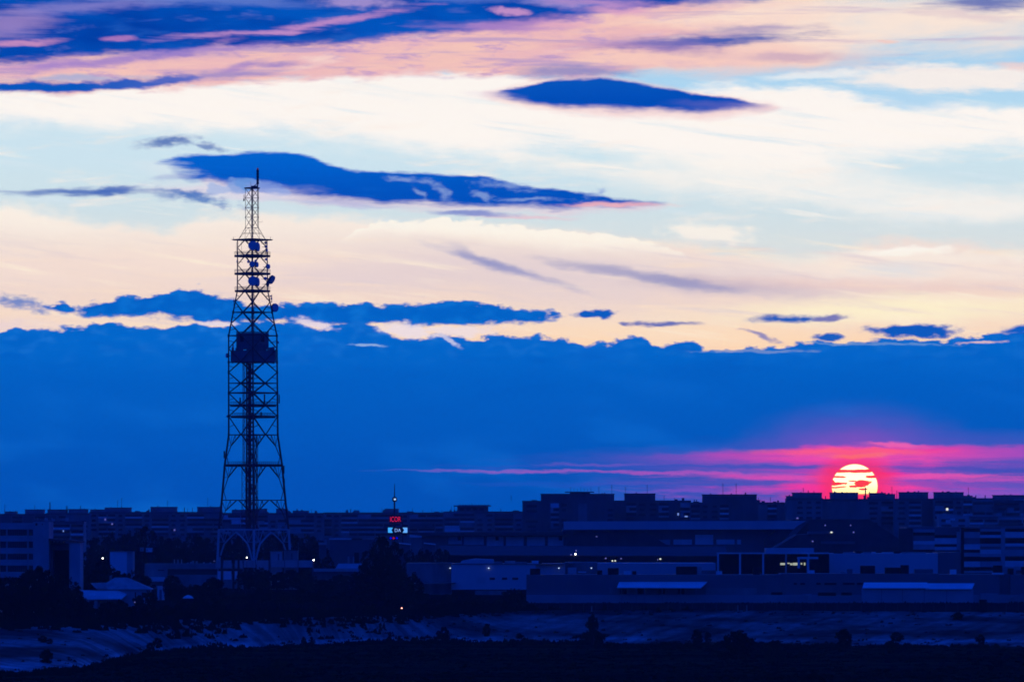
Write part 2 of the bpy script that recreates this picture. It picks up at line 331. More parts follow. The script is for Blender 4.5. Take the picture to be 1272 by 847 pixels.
# ---- red light of the low sun scattered in the cloud around it
rx = mad(SX, 1.0/118.0, -1064.0/118.0); ry = mad(SY, 1.0/56.0, -577.0/56.0)
rr = m('SQRT', mad(rx, rx, mul(ry, ry)))
gl = m('POWER', ss(rr, 1.6, 0.0), 1.25); RNG[gl.node.name] = (470, 900)
sky = over(sky, gl, col(132, 74, 184), .9)
gl2 = m('POWER', ss(rr, .95, 0.0), 1.2); RNG[gl2.node.name] = (510, 900)
sky = over(sky, gl2, col(205, 66, 172), .55)
sky = over(sky, blob(1170, 560, 190, 17, 0, .95, mul(nWisp, .2)), col(88, 84, 186), .6)
sky = over(sky, blob(900, 566, 170, 9, -.02, .95, mul(nWisp, .2)), col(70, 84, 186), .5)
far = m('POWER', ss(m('ABSOLUTE', sub(SX, 1066.0)), 520.0, 0.0), 1.6)
wv = add(mul(nStreak, 1.6), mul(nFine, 1.2))
near = m('POWER', ss(m('ABSOLUTE', sub(SX, 1062.0)), 330.0, 20.0), 1.6)
pinkc = mix(near, col(140, 74, 186), col(252, 74, 160))
pinkh = mix(near, col(150, 80, 190), col(255, 44, 140))
lo = band([(700, 570), (760, 568), (860, 563), (960, 560), (1010, 553), (1060, 555), (1120, 553), (1200, 554), (1372, 557)], [(650, 640), (1372, 640)], 2.5, 5, wv)
lowf = ss(m('ABSOLUTE', sub(SX, 1075.0)), 430.0, 120.0)
lo = mul(lo, ss(SX, 620, 860))
sky = over(sky, mul(mul(lo, mul(ss(nStreak, -1.4, .5), ss(nWisp, -1.0, .6, .35, 1.0))), mul(lowf, .9)), mix(near, col(96, 76, 182), col(176, 66, 176)))
sky = over(sky, mul(band([(640, 573), (760, 567), (860, 563), (960, 560), (1020, 555), (1100, 554), (1200, 555), (1372, 559)],
                         [(640, 575), (760, 574), (860, 573), (960, 573), (1060, 576), (1150, 574), (1272, 571), (1372, 570)], 5.0, 5.0, add(wv, mul(nWisp, 2.6)), add(wv, mul(nWisp, 2.0))), mul(ss(SX, 700, 1030), ss(nWisp, 1.3, -.4, .25, 1.0))), pinkc, .85)
sky = over(sky, blob(1112, 552, 34, 2.6, .06, .6, mul(nFine, .3)), col(240, 96, 170), .9)
sky = over(sky, mul(ss(nStreak, .1, .9), mul(lo, mul(near, ss(SY, 622, 590)))), pinkh, .85)
sky = over(sky, mul(ss(nWisp, .15, .9), mul(lo, mul(ss(m('ABSOLUTE', sub(SX, 1070.0)), 420.0, 60.0), ss(SY, 582, 592)))), pinkh, .7)
sky = over(sky, mul(ss(nWisp, -.25, -1.1), mul(lo, ss(SY, 574, 584))), col(84, 80, 182), .6)
for (x, y, a, b, k, c, o) in ((640, 584.5, 120, 1.5, .004, (140, 96, 192), .6), (860, 579.5, 240, 1.6, .0, (40, 82, 184), .85), (820, 601, 190, 3.0, .0, (30, 82, 184), .85), (740, 577, 60, 1.5, 0, (120, 84, 186), .5), (850, 587, 150, 2.0, .01, (180, 84, 184), .7), (990, 593, 90, 3.5, .02, (226, 76, 172), .8),
                              (880, 600, 110, 2.4, .0, (84, 78, 176), .75), (1200, 583, 100, 2.5, 0, (70, 74, 178), .75), (930, 580, 130, 2.0, 0, (76, 78, 180), .75), (1190, 601, 90, 4, 0, (110, 78, 182), .6),
                              (1165, 592, 80, 2.6, 0, (238, 84, 168), .75), (1240, 596, 60, 1.5, 0, (190, 80, 176), .7), (1008, 606, 34, 5, 0, (255, 50, 150), .8), (1120, 606, 36, 4, 0, (255, 60, 150), .8),
                              (935, 610, 36, 3, 0, (190, 74, 180), .7), (1205, 612, 110, 4, 0, (150, 80, 190), .6), (850, 610, 60, 2, 0, (120, 80, 188), .7), (1060, 561, 90, 3.6, 0, (255, 92, 120), .85),
                              (1062, 566, 34, 2.2, 0, (255, 128, 92), .75), (1060, 615, 60, 6, 0, (255, 30, 120), .8)):
    sky = over(sky, blob(x, y, a, b, k, .75, mul(nFine, .35)), col(*c), o)
# the sun's disc, barred by thin cloud
halo = blob(1061, 598, 46, 30, 0, .45); sky = over(sky, halo, col(255, 44, 84), .8)
SX, SY = mad(g1, 4.0, mad(nTiny, 1.5, RX)), mad(g2, 1.3, mad(nTiny, .5, RY))
bars = mul(ss(m('ABSOLUTE', sub(SY, 585.3)), 1.1, 2.6), ss(add(m('ABSOLUTE', sub(SY, 592.2)), mul(blob(1062, 592, 12, 5, 0, .5), 3.0)), .7, 2.1))
for (x, y, a, b, k) in ((1070, 600, 12, 4.4, -.1), (1038, 600.5, 12, 2.2, .04), (1063, 604.3, 12, 1.5, .0), (1092, 591.8, 18, 1.6, .02), (1072, 607.5, 7, 1.2, 0), (1032, 596, 5, 2, .3), (1040, 605, 8, 1.0, 0), (1056, 597.5, 6, .8, 0)):
    bars = mul(bars, ss(blob(x, y, a, b, k, .35, mul(nTiny, .3)), 1.0, .35))
sunc = mix(ss(SY, 596, 613), (1.7, 1.5, .86, 1), (1.5, 1.15, .42, 1))
disc = ss(m('SQRT', mad(mad(RX, 1/28.3, -1061/28.3), mad(RX, 1/28.3, -1061/28.3), mul(mad(RY, 1/27.5, -604/27.5), mad(RY, 1/27.5, -604/27.5)))), 1.05, .95)
disc = mul(disc, ss(RY, 616.0, 611.0)); RNG[disc.node.name] = (570, 650)
sky = over(sky, disc, col(255, 62, 58), .95)
sky = over(sky, mul(disc, ss(bars, .0, .55)), col(255, 150, 66), .9)
core = mul(ss(disc, .35, .9), ss(bars, .35, .9)); RNG[core.node.name] = (570, 650)
sky = over(sky, core, sunc)

# ---- outside the photographed part of the sky: plain dark blue overcast and clear dusk overhead
nis = node('ShaderNodeTexSky'); nis.sky_type = 'NISHITA'; nis.sun_disc = False
SUN_EL = math.radians(0.7); SUN_AZ = (1061-636)/F
nis.sun_elevation = SUN_EL; nis.sun_rotation = SUN_AZ
bl = node('ShaderNodeMix'); bl.data_type = 'RGBA'; bl.blend_type = 'MULTIPLY'; bl.inputs[0].default_value = 1.0
NT.links.new(nis.outputs[0], bl.inputs[6]); bl.inputs[7].default_value = (0.0005, 0.004, 0.10, 1)
AMB = 2.4
amb = mix(ss(EL, 0.0, 1.2), (0.0001*AMB, 0.0165*AMB, 0.235*AMB, 1), (0.0001*AMB, 0.014*AMB, 0.19*AMB, 1))
ab = node('ShaderNodeMix'); ab.data_type = 'RGBA'; ab.blend_type = 'ADD'; ab.inputs[0].default_value = 1.0
NT.links.new(amb, ab.inputs[6]); NT.links.new(bl.outputs[2], ab.inputs[7])
out_top = ss(SY, -60.0, -600.0)
out_side = ss(m('ABSOLUTE', AZ), 0.16, 0.7)
away = m('MAXIMUM', out_top, out_side)
# the sky is a little brighter low down, where it is seen through the most air
STR = m('EXPONENT', mul(m('MINIMUM', m('DIVIDE', 155.0, m('MAXIMUM', EL, .001)), 3600.0), 3.6e-5))
def chain(y0, y1):
    c = sky
    for mask, colr in LAYERS:
        r_ = rng(mask)
        if r_ and (r_[1] < y0 or r_[0] > y1): continue
        c = mix(mask, c, colr)
    n = node('ShaderNodeBackground'); NT.links.new(c, n.inputs[0]); NT.links.new(STR, n.inputs[1]); return n.outputs[0]
def msh(f, a, b):
    n = node('ShaderNodeMixShader'); NT.links.new(f, n.inputs[0]); NT.links.new(a, n.inputs[1]); NT.links.new(b, n.inputs[2]); return n.outputs[0]
def step(v, t): return m('GREATER_THAN', v, t)
CUT = [98, 190, 300, 470]
strips = [chain(a, b) for a, b in zip([-9999]+CUT, CUT+[9999])]
top_ = msh(step(RY, 98), strips[0], strips[1])
bot_ = msh(step(RY, 470), strips[3], strips[4])
allsky = msh(step(RY, 190), top_, msh(step(RY, 300), strips[2], bot_))
abg = node('ShaderNodeBackground'); NT.links.new(ab.outputs[2], abg.inputs[0])
wo = node('ShaderNodeOutputWorld'); NT.links.new(msh(away, allsky, abg.outputs[0]), wo.inputs[0])

# ------------------------------------------------------------------ the low red sun
sl = bpy.data.lights.new("sun", 'SUN'); sl.energy = 0.03; sl.angle = math.radians(0.53); sl.color = (1.0, 0.08, 0.16)
so = bpy.data.objects.new("sun", sl); C.objects.link(so)
sd = Vector((math.sin(SUN_AZ)*math.cos(SUN_EL), math.cos(SUN_AZ)*math.cos(SUN_EL), math.sin(SUN_EL)))
so.rotation_euler = (-sd).to_track_quat('-Z', 'Y').to_euler()
so.location = (0, 0, 300)

# ------------------------------------------------------------------ helpers
HAZE = 4e-5; LOWZ = -8.0
def X(px, Y): return (px-636.0)*Y/F
def Z(py, Y): return HC-(py-HY)*Y/F
def GY(py, z=0.0): return F*(HC-z)/(py-HY)       # distance at which level z is seen on row py

MATS = {}
def mat(name, rgb, rough=.8, var=.25, scale=.25, metal=0.0, emit=None, spec=.3, stretch=(1, 1, 1), detail=6.0):
    if name in MATS: return MATS[name]
    mt_ = bpy.data.materials.new(name); mt_.use_nodes = True
    nt = mt_.node_tree; b = nt.nodes['Principled BSDF']
    b.inputs['Roughness'].default_value = rough; b.inputs['Metallic'].default_value = metal
    b.inputs['Specular IOR Level'].default_value = spec
    if emit:
        b.inputs['Base Color'].default_value = (*rgb, 1)
        b.inputs['Emission Color'].default_value = (*emit[0], 1); b.inputs['Emission Strength'].default_value = emit[1]
    else:
        t = nt.nodes.new('ShaderNodeTexCoord'); mp = nt.nodes.new('ShaderNodeMapping'); mp.inputs['Scale'].default_value = stretch
        nz = nt.nodes.new('ShaderNodeTexNoise'); nz.inputs['Scale'].default_value = scale; nz.inputs['Detail'].default_value = detail; nz.inputs['Roughness'].default_value = .6
        nt.links.new(t.outputs['Object'], mp.inputs[0]); nt.links.new(mp.outputs[0], nz.inputs['Vector'])
        mr = nt.nodes.new('ShaderNodeMapRange'); nt.links.new(nz.outputs[0], mr.inputs[0])
        mr.inputs[1].default_value = .3; mr.inputs[2].default_value = .7; mr.inputs[3].default_value = 1-var; mr.inputs[4].default_value = 1+var
        mx = nt.nodes.new('ShaderNodeVectorMath'); mx.operation = 'SCALE'; mx.inputs[0].default_value = rgb
        nt.links.new(mr.outputs[0], mx.inputs['Scale']); nt.links.new(mx.outputs[0], b.inputs['Base Color'])
    MATS[name] = mt_
    return mt_

class MB:
    """collects faces and links them as ONE mesh object"""
    def __init__(s): s.v = []; s.f = []; s.mi = []
    def add(s, vs, fs, mi=0):
        n = len(s.v); s.v += [tuple(p) for p in vs]; s.f += [tuple(i+n for i in q) for q in fs]; s.mi += [mi]*len(fs); return s
    def box(s, x0, x1, y0, y1, z0, z1, mi=0):
        return s.add([(x0, y0, z0), (x1, y0, z0), (x1, y1, z0), (x0, y1, z0), (x0, y0, z1), (x1, y0, z1), (x1, y1, z1), (x0, y1, z1)],
                     [(0, 3, 2, 1), (4, 5, 6, 7), (0, 1, 5, 4), (1, 2, 6, 5), (2, 3, 7, 6), (3, 0, 4, 7)], mi)
    def pbox(s, px0, px1, pt, pb, Y, d, mi=0):
        """box whose front stands at distance Y; sides given by the sight lines through the photo's columns and rows"""
        return s.box(X(px0, Y), X(px1, Y), Y, Y+d, Z(pb, Y), Z(pt, Y), mi)
    def tube(s, a, b, r, r2=None, n=4, mi=0):
        a = Vector(a); b = Vector(b); d = b-a
        if d.length < 1e-5: return s
        r2 = r if r2 is None else r2
        q = d.to_track_quat('Z', 'Y'); vs = []
        for c, rad in ((a, r), (b, r2)):
            for k in range(n):
                t = 2*math.pi*(k+.5)/n
                vs.append(c+q@Vector((math.cos(t)*rad, math.sin(t)*rad, 0)))
        fs = [(k, (k+1) % n, n+(k+1) % n, n+k) for k in range(n)]+[tuple(range(n-1, -1, -1)), tuple(range(n, 2*n))]
        return s.add(vs, fs, mi)
    def prism(s, poly, y0, y1, mi=0):
        """extrude an (x, z) outline along y"""
        n = len(poly); vs = [(x, y0, z) for x, z in poly]+[(x, y1, z) for x, z in poly]
        fs = [tuple(range(n)), tuple(range(2*n-1, n-1, -1))]+[((k+1) % n, k, n+k, n+(k+1) % n) for k in range(n)]
        return s.add(vs, fs, mi)
    def lathe(s, prof, c, axis=Vector((0, 0, 1)), n=16, mi=0):
        q = Vector(axis).to_track_quat('Z', 'Y'); c = Vector(c); vs = []; fs = []
        for r, h in prof:
            for k in range(n):
                t = 2*math.pi*k/n; vs.append(c+q@Vector((math.cos(t)*r, math.sin(t)*r, h)))
        for i in range(len(prof)-1):
            for k in range(n):
                fs.append((i*n+k, i*n+(k+1) % n, (i+1)*n+(k+1) % n, (i+1)*n+k))
        fs += [tuple(range(n-1, -1, -1)), tuple((len(prof)-1)*n+k for k in range(n))]
        return s.add(vs, fs, mi)
    def build(s, name, mats, parent=None, loc=None):
        me = bpy.data.meshes.new(name)
        off = Vector((0, 0, 0))
        if parent is not None:
            q = parent
            while q is not None: off += Vector(q.location); q = q.parent
        if loc is not None: off = off+Vector(loc) if parent is not None else Vector(loc)
        me.from_pydata([tuple(Vector(p)-off) for p in s.v], [], s.f)
        mats = mats if isinstance(mats, (list, tuple)) else [mats]
        for q in mats: me.materials.append(q)
        if len(mats) > 1: me.polygons.foreach_set('material_index', s.mi)
        me.update()
        o = bpy.data.objects.new(name, me); C.objects.link(o)
        if parent is not None: o.parent = parent
        if loc is not None: o.location = loc
        return o

def tag(o, label=None, cat=None, group=None, kind=None):
    if label: o['label'] = label
    if cat: o['category'] = cat
    if group: o['group'] = group
    if kind: o['kind'] = kind
    return o
def empty(name, loc, label, cat, group=None):
    o = bpy.data.objects.new(name, None); C.objects.link(o); o.location = loc; o.empty_display_size = .1
    return tag(o, label, cat, group)
def copy_tree(o, parent=None):
    c = o.copy(); C.objects.link(c); c.parent = parent
    for ch in list(o.children): copy_tree(ch, c)
    return c

steel = mat('dark_red_steel', (.10, .035, .03), .6, .2, 1.0)
steelw = mat('white_painted_steel', (.46, .46, .45), .5, .1, 1.0)
dishm = mat('white_dish', (.5, .5, .5), .45, .1, .6)
dishb = mat('dish_back', (.12, .12, .13), .5, .2, .6)
conc = mat('grey_concrete', (.20, .20, .20), .9, .3, .22, stretch=(1, 1, .35))
concl = mat('pale_concrete', (.34, .34, .34), .9, .22, .2, stretch=(1, 1, .35))
concd = mat('dark_concrete', (.11, .11, .115), .9, .3, .2, stretch=(1, 1, .35))
plast = mat('white_plaster', (.62, .62, .62), .85, .12, .25, stretch=(1, 1, .3))
cladd = mat('grey_cladding', (.42, .42, .43), .6, .1, .12, stretch=(1, 1, .2))
cladk = mat('dark_cladding', (.13, .13, .14), .6, .2, .12, stretch=(1, 1, .2))
roofd = mat('dark_roofing', (.06, .06, .065), .85, .3, .15)
roofm = mat('grey_sheet_roof', (.30, .30, .31), .6, .2, .2)
roofl = mat('pale_sheet_roof', (.72, .72, .72), .5, .1, .2)
tile = mat('roof_tiles', (.36, .35, .35), .8, .3, .5)
glass = mat('dark_window_glass', (.02, .022, .026), .25, .3, .3, spec=.5)
black = mat('dark_opening', (.012, .012, .013), .9, .3, .3)
wood = mat('bark', (.035, .028, .022), .9, .3, 1.5)
leafs = [mat('leaves_%s' % n_, c_, .9, .4, .5, spec=.05) for n_, c_ in (('deep', (.014, .022, .010)), ('mid', (.022, .034, .014)), ('olive', (.030, .036, .018)))]
lampw = mat('lamp_light', (1, 1, 1), emit=((1.0, .93, .80), 9.0))
lampr = mat('red_lamp_light', (1, .3, .2), emit=((1.0, .35, .25), 6.0))
litw = mat('lit_window', (1, 1, 1), emit=((.95, 1.0, .62), 1.0))
litb = mat('cool_lit_window', (1, 1, 1), emit=((.35, .55, 1.0), .55))
litd = mat('dim_lit_window', (1, 1, 1), emit=((.55, .45, .8), .22))

hz = bpy.data.materials.new('haze_air'); hz.use_nodes = True; hn = hz.node_tree; hn.nodes.clear()
pv = hn.nodes.new('ShaderNodeVolumePrincipled'); pv.inputs['Color'].default_value = (.6, .9, 1.0, 1); pv.inputs['Density'].default_value = HAZE; pv.inputs['Anisotropy'].default_value = .3
ho = hn.nodes.new('ShaderNodeOutputMaterial'); hn.links.new(pv.outputs[0], ho.inputs['Volume'])
q = MB(); q.box(-1500, 1500, -450, 3600, LOWZ-1.0, 185); h_ = q.build('haze', hz); h_['kind'] = 'stuff'

# ------------------------------------------------------------------ ground
TOPP = [(-400, 776), (0, 775), (100, 774), (180, 771), (250, 768), (330, 767), (400, 766), (480, 764), (560, 761), (640, 758), (700, 757), (900, 757), (1272, 756), (1700, 756)]
TOEP = [(-400, 842), (0, 837), (60, 835), (100, 831), (125, 824), (165, 815), (215, 808), (300, 804), (400, 800), (480, 798), (560, 797), (700, 798), (850, 800), (1000, 802), (1272, 803), (1700, 804)]
def interp(P, x):
    if x <= P[0][0]: return P[0][1]
    for (a, b), (c, d) in zip(P, P[1:]):
        if x <= c:
            t = (x-a)/(c-a); t = t*t*(3-2*t)*.6+t*.4
            return b+(d-b)*t
    return P[-1][1]
LOW = -8.0
cols = [-900+i*20 for i in range(141)]
def topY(px): return GY(interp(TOPP, px))
def toeY(px): return GY(interp(TOEP, px), LOW)
def ground_z(x, y):
    px = 636+x*F/max(y, 1)
    a, b = toeY(px), topY(px)
    if y <= a: return LOW
    if y >= b: return 0.0
    return LOW*(1-(y-a)/(b-a))

def sheet(name, rows, m_):
    me = bpy.data.meshes.new(name); n = len(rows[0])
    vs = [p for r in rows for p in r]; fs = []
    for j in range(len(rows)-1):
        for i in range(n-1): fs.append((j*n+i, j*n+i+1, (j+1)*n+i+1, (j+1)*n+i))
    me.from_pydata(vs, [], fs); me.materials.append(m_); me.update()
    for p in me.polygons: p.use_smooth = True
    o = bpy.data.objects.new(name, me); C.objects.link(o); o['kind'] = 'structure'
    return o
rnd = random.Random(5)
edge_top = [(X(px, topY(px)), topY(px), 0.0) for px in cols]
edge_toe = [(X(px, toeY(px)), toeY(px), LOW) for px in cols]
ground_m = mat('city_ground', (.010, .012, .009), 1.0, .5, .03, spec=0.0)
far_rows = [edge_top]+[[(X(px, Y), Y, 0.0) for px in cols] for Y in (1700, 1900, 2300, 3000, 4500, 8000, 20000, 60000)]
far_rows[1:] = [[(x*(1 if y < 3000 else (y/3000)**.5), y, z) for x, y, z in r] for r in far_rows[1:]]
sheet('ground', far_rows, ground_m)
slope_rows = []
for k in range(9):
    t = k/8.0
    slope_rows.append([((a[0]*(1-t)+b[0]*t), (a[1]*(1-t)+b[1]*t), LOW*(1-t)+(0 if k in (0, 8) else rnd.uniform(-.15, .15))) for a, b in zip(edge_toe, edge_top)])

bank = bpy.data.materials.new('concrete_bank'); bank.use_nodes = True
nt = bank.node_tree; bs = nt.nodes['Principled BSDF']; bs.inputs['Roughness'].default_value = .95; bs.inputs['Specular IOR Level'].default_value = 0.03
g = nt.nodes.new('ShaderNodeNewGeometry'); sx_ = nt.nodes.new('ShaderNodeSeparateXYZ'); nt.links.new(g.outputs['Position'], sx_.inputs[0])
def M2(op, a, b, c=0.0):
    n = nt.nodes.new('ShaderNodeMath'); n.operation = op
    for i, v in enumerate((a, b, c)):
        if i == 2 and op != 'MULTIPLY_ADD': break
        if isinstance(v, bpy.types.NodeSocket): nt.links.new(v, n.inputs[i])
        else: n.inputs[i].default_value = v
    return n.outputs[0]
def N2(ax, ay, detail=5):
    c = nt.nodes.new('ShaderNodeCombineXYZ'); n = nt.nodes.new('ShaderNodeTexNoise'); n.inputs['Scale'].default_value = 1; n.inputs['Detail'].default_value = detail
    nt.links.new(ax, c.inputs[0]); nt.links.new(ay, c.inputs[1]); nt.links.new(c.outputs[0], n.inputs['Vector']); return n.outputs[0]
def R2(v, a, b, c, d):
    n = nt.nodes.new('ShaderNodeMapRange'); nt.links.new(v, n.inputs[0])
    for i, q in enumerate((a, b, c, d)): n.inputs[i+1].default_value = q
    return n.outputs[0]
side = R2(sx_.outputs[0], -25, 25, 0, 1)
def pattern(k):
    ac = M2('MULTIPLY_ADD', sx_.outputs[1], k, sx_.outputs[0])
    st = N2(M2('MULTIPLY', ac, .22), M2('MULTIPLY', sx_.outputs[1], .03), 8)
    return st, R2(M2('PINGPONG', ac, 4.0), 0, .3, .7, 1.0)
(sa, ja), (sb_, jb) = pattern(.75), pattern(-.3)
def mixv(a_, b_): return M2('ADD', M2('MULTIPLY', a_, M2('SUBTRACT', 1.0, side)), M2('MULTIPLY', b_, side))
strk = mixv(sa, sb_)
pat = N2(M2('MULTIPLY', sx_.outputs[0], .03), M2('MULTIPLY', sx_.outputs[1], .025), 8)
fin = N2(M2('MULTIPLY', sx_.outputs[0], .5), M2('MULTIPLY', sx_.outputs[1], .09), 6)
a = R2(strk, .36, .60, .55, 1.2); b = R2(pat, .42, .60, .22, 1.3); c = R2(fin, .32, .7, .8, 1.15)
jl = mixv(ja, jb)
hl = M2('PINGPONG', sx_.outputs[2], 1.0); hj = R2(hl, 0, .07, .6, 1.0)
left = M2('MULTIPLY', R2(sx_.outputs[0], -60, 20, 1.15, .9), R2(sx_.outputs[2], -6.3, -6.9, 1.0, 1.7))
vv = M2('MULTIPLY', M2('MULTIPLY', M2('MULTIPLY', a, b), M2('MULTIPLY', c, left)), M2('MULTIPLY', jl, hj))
sc_ = nt.nodes.new('ShaderNodeVectorMath'); sc_.operation = 'SCALE'; sc_.inputs[0].default_value = (.18, .18, .172); nt.links.new(vv, sc_.inputs['Scale'])
nt.links.new(sc_.outputs[0], bs.inputs['Base Color'])
sheet('embankment', slope_rows, bank)
floor_m = mat('basin_grass', (.019, .024, .013), .95, .85, .035, stretch=(.25, 1, 1), detail=10, spec=0.0)
floor_rows = [[(X(px, Y)*1.0, Y, LOW) for px in cols] for Y in (400, 700, 950)]+[edge_toe]
floor_rows[0] = [(x*1.6, y, z) for x, y, z in floor_rows[0]]
floor_rows.insert(0, [(px-636, -400.0, LOW) for px in cols])
sheet('basin_floor', floor_rows, floor_m)

# tufts and scrub covering the basin floor and the strip above the bank: one uncountable ground cover
def scatter(name, pts, hmin, hmax, m_, seed, spread=1.2):
    r = random.Random(seed); b = MB()
    for x, y, z in pts:
        h = r.uniform(hmin, hmax)
        for k in range(5):
            t = r.uniform(0, 6.28); dx_, dy2 = math.cos(t)*spread*r.uniform(.2, 1), math.sin(t)*spread*r.uniform(.2, 1)
            w_ = r.uniform(.25, .6)*spread
            b.add([(x+dx_-w_, y+dy2, z-.1), (x+dx_+w_, y+dy2+w_*.5, z-.1), (x+dx_+w_*.3, y+dy2, z+h*r.uniform(.5, 1))], [(0, 1, 2)])
    return tag(b.build(name, m_), kind='stuff')
r = random.Random(3); pts = []
while len(pts) < 5200:
    px = r.uniform(-60, 1330); Y = r.uniform(1040, 1480)
    if Y < toeY(px)+3:
        n_ = math.sin(X(px, Y)*.045+Y*.03)+math.sin(X(px, Y)*.11-Y*.021+2)
        if n_+r.uniform(-2.5, 2.5) > -.6: pts.append((X(px, Y), Y, LOW))
tag(scatter('grass', pts, .15, .5, mat('dry_grass', (.012, .016, .008), 1.0, .4, .3, spec=0.0), 4), 'rough dark grass and scrub over the floor of the basin', 'grass')
pts = []
while len(pts) < 700:
    px = r.uniform(-60, 1330); k = r.random()**2.2*(1 if r.random() < .5 else .35)
    a, b2 = toeY(px), topY(px); Y = a+(b2-a)*k if r.random() < .35 else b2-(b2-a)*k*.5
    pts.append((X(px, Y), Y, ground_z(X(px, Y), Y)))
tag(scatter('weeds', pts, .2, .7, leafs[0], 6, .8), 'weeds growing from the joints of the concrete bank', 'weeds')
pts = []
while len(pts) < 3600:
    px = r.uniform(-60, 1330); Y = topY(px)+r.uniform(-2, 1)**1*1+(abs(r.gauss(0, 45)) if r.random() < .72 else -abs(r.gauss(0, 11 if px < 300 else 2.5))) if px < 640 else topY(px)+r.uniform(-1, 40)
    pts.append((X(px, Y), Y, ground_z(X(px, Y), Y)))
tag(scatter('undergrowth', pts, .7, 2.4, leafs[0], 7, 1.5), 'dark undergrowth along the top of the bank', 'undergrowth')

r = random.Random(12); pts = []
while len(pts) < 1500:
    px = r.uniform(-60, 1330); x_ = X(px, 1300)
    w_ = math.sin(x_*.13)+math.sin(x_*.31+1)+math.sin(x_*.067+3)
    Y = toeY(px)+r.uniform(-22, 2+3.0*max(0, w_))
    if r.uniform(-2, 2.5) < w_: pts.append((X(px, Y), Y, ground_z(X(px, Y), Y)))
tag(scatter('reeds', pts, .4, 1.5, leafs[0], 13, 1.1), 'uneven dark reeds along the foot of the concrete bank', 'reeds')

# ------------------------------------------------------------------ the lattice telecommunications tower
TY = 2100.0; TX = 314.6; TS = TY/F
def tz(py): return Z(py, TY)
tower = empty('lattice_tower', (X(TX, TY), TY, 0.0), 'tall square steel lattice tower with dishes, cabin and white painted arched base', 'tower')
ROT = math.radians(3.2)
dirs = [Vector((-math.cos(ROT), -math.sin(ROT), 0)), Vector((math.sin(ROT), -math.cos(ROT), 0)), Vector((math.cos(ROT), math.sin(ROT), 0)), Vector((-math.sin(ROT), math.cos(ROT), 0))]
PROF = [(297.5, 18.2), (361, 18.8), (417, 29.9), (540, 30.4), (577, 35.5), (621, 39.4), (657, 43.2), (724, 46.6)]
CXS = [(212, -1.6), (361, -.9), (540, 0), (657, .6), (724, 1.0)]
def lerpt(T, y):
    if y <= T[0][0]: return T[0][1]
    for (a, b), (c, d) in zip(T, T[1:]):
        if y <= c: return b+(d-b)*(y-a)/(c-a)
    return T[-1][1]
base = Vector((X(TX, TY), TY, 0))
def corner(i, py, k=1.0, prof=PROF):
    h = lerpt(prof, py)*TS*k
    return base+dirs[i % 4]*h+Vector((lerpt(CXS, py)*TS, 0, tz(py)))
def fp(i, s, py, prof=PROF): return corner(i, py, 1, prof).lerp(corner(i+1, py, 1, prof), s)
for i in range(4):
    b = MB(); ys = [297.5, 361, 417, 540, 577, 621, 657]
    for a, c in zip(ys, ys[1:]): b.tube(corner(i, a), corner(i, c), .22+(a-297)*.00075, .22+(c-297)*.00075, 6, 0)
    b.tube(corner(i, 657), corner(i, 722), .5, .55, 6, 1)
    b.tube(corner(i, 722), corner(i, 732), 1.5, 1.9, 8, 2)
    for y in (388, 417, 450, 462.5, 488, 517, 540, 577, 621): c0 = corner(i, y); b.tube(c0-Vector((0, 0, .6)), c0+Vector((0, 0, .6)), .5, .5, 6, 0)
    b.build('leg', [steel, steelw, conc], tower)
for y, r_ in ((388, .26), (417, .30), (450, .28), (476, .26), (488, .36), (503, .26), (517, .3), (540, .26), (577, .3), (621, .26)):
    b = MB()
    for i in range(4): b.tube(corner(i, y), corner(i+1, y), r_)
    b.tube(corner(0, y), corner(2, y), r_*.6); b.tube(corner(1, y), corner(3, y), r_*.6)
    b.build('cross_beam', steel, tower)
b = MB()
for i in range(4): b.tube(corner(i, 657.5), corner(i+1, 657.5), .42)
b.build('cross_beam', steelw, tower)
def zig(ms, ls, r_, sec=True):
    b = MB()
    for i in range(4):
        for k, l in enumerate(ls):
            for s0 in (0.0, 1.0):
                a, c, d = fp(i, .5, ms[k]), fp(i, s0, l), fp(i, .5, ms[k+1])
                b.tube(a, c, r_); b.tube(c, d, r_)
                if sec:
                    b.tube(a.lerp(c, .55), fp(i, s0, ms[k]*.6+l*.4), r_*.45); b.tube(c.lerp(d, .45), fp(i, s0, ms[k+1]*.6+l*.4), r_*.45)
    return b
zig([298, 318, 340, 361], [308, 329, 350.5], .16, False).build('diagonal_brace', steel, tower)
zig([361, 388], [375], .2).build('diagonal_brace', steel, tower)
zig([388, 416], [402], .22).build('diagonal_brace', steel, tower)
zig([416, 449], [433], .22).build('diagonal_brace', steel, tower)
zig([449, 476], [462.5], .23).build('diagonal_brace', steel, tower)
zig([476, 503], [488], .23).build('diagonal_brace', steel, tower)
zig([503, 540], [517], .23).build('diagonal_brace', steel, tower)
def arch(t, bt, last=False):
    b = MB(); h = bt-t; rr_ = .24
    for i in range(4):
        for s in (0, 1):
            S = (lambda q: q if s == 0 else 1-q)
            P = lambda q, y: fp(i, S(q), t+h*y)
            if not last:
                b.tube(P(.47, 0), P(.15, .36), rr_*1.1); b.tube(P(.15, .36), P(.035, .74), rr_*.8); b.tube(P(.035, .74), P(.14, 1.0), rr_*.7)
            else:
                pts_ = [(.5, .08), (.40, .16), (.27, .30), (.17, .42), (.11, .62), (.06, .85), (.045, 1.0)]
                for u, w_ in zip(pts_, pts_[1:]): b.tube(P(*u), P(*w_), .34)
            b.tube(P(.27, 0), P(.16, .36), rr_*.6); b.tube(P(0, .02), P(.15, .36), rr_*.6); b.tube(P(0, .36), P(.15, .36), rr_*.5)
            b.tube(P(.27, 0), P(.3, .19), rr_*.5); b.tube(P(0, .38), P(.035, .72), rr_*.4); b.tube(P(.14, 0), P(.14, .36), rr_*.4)
    return b
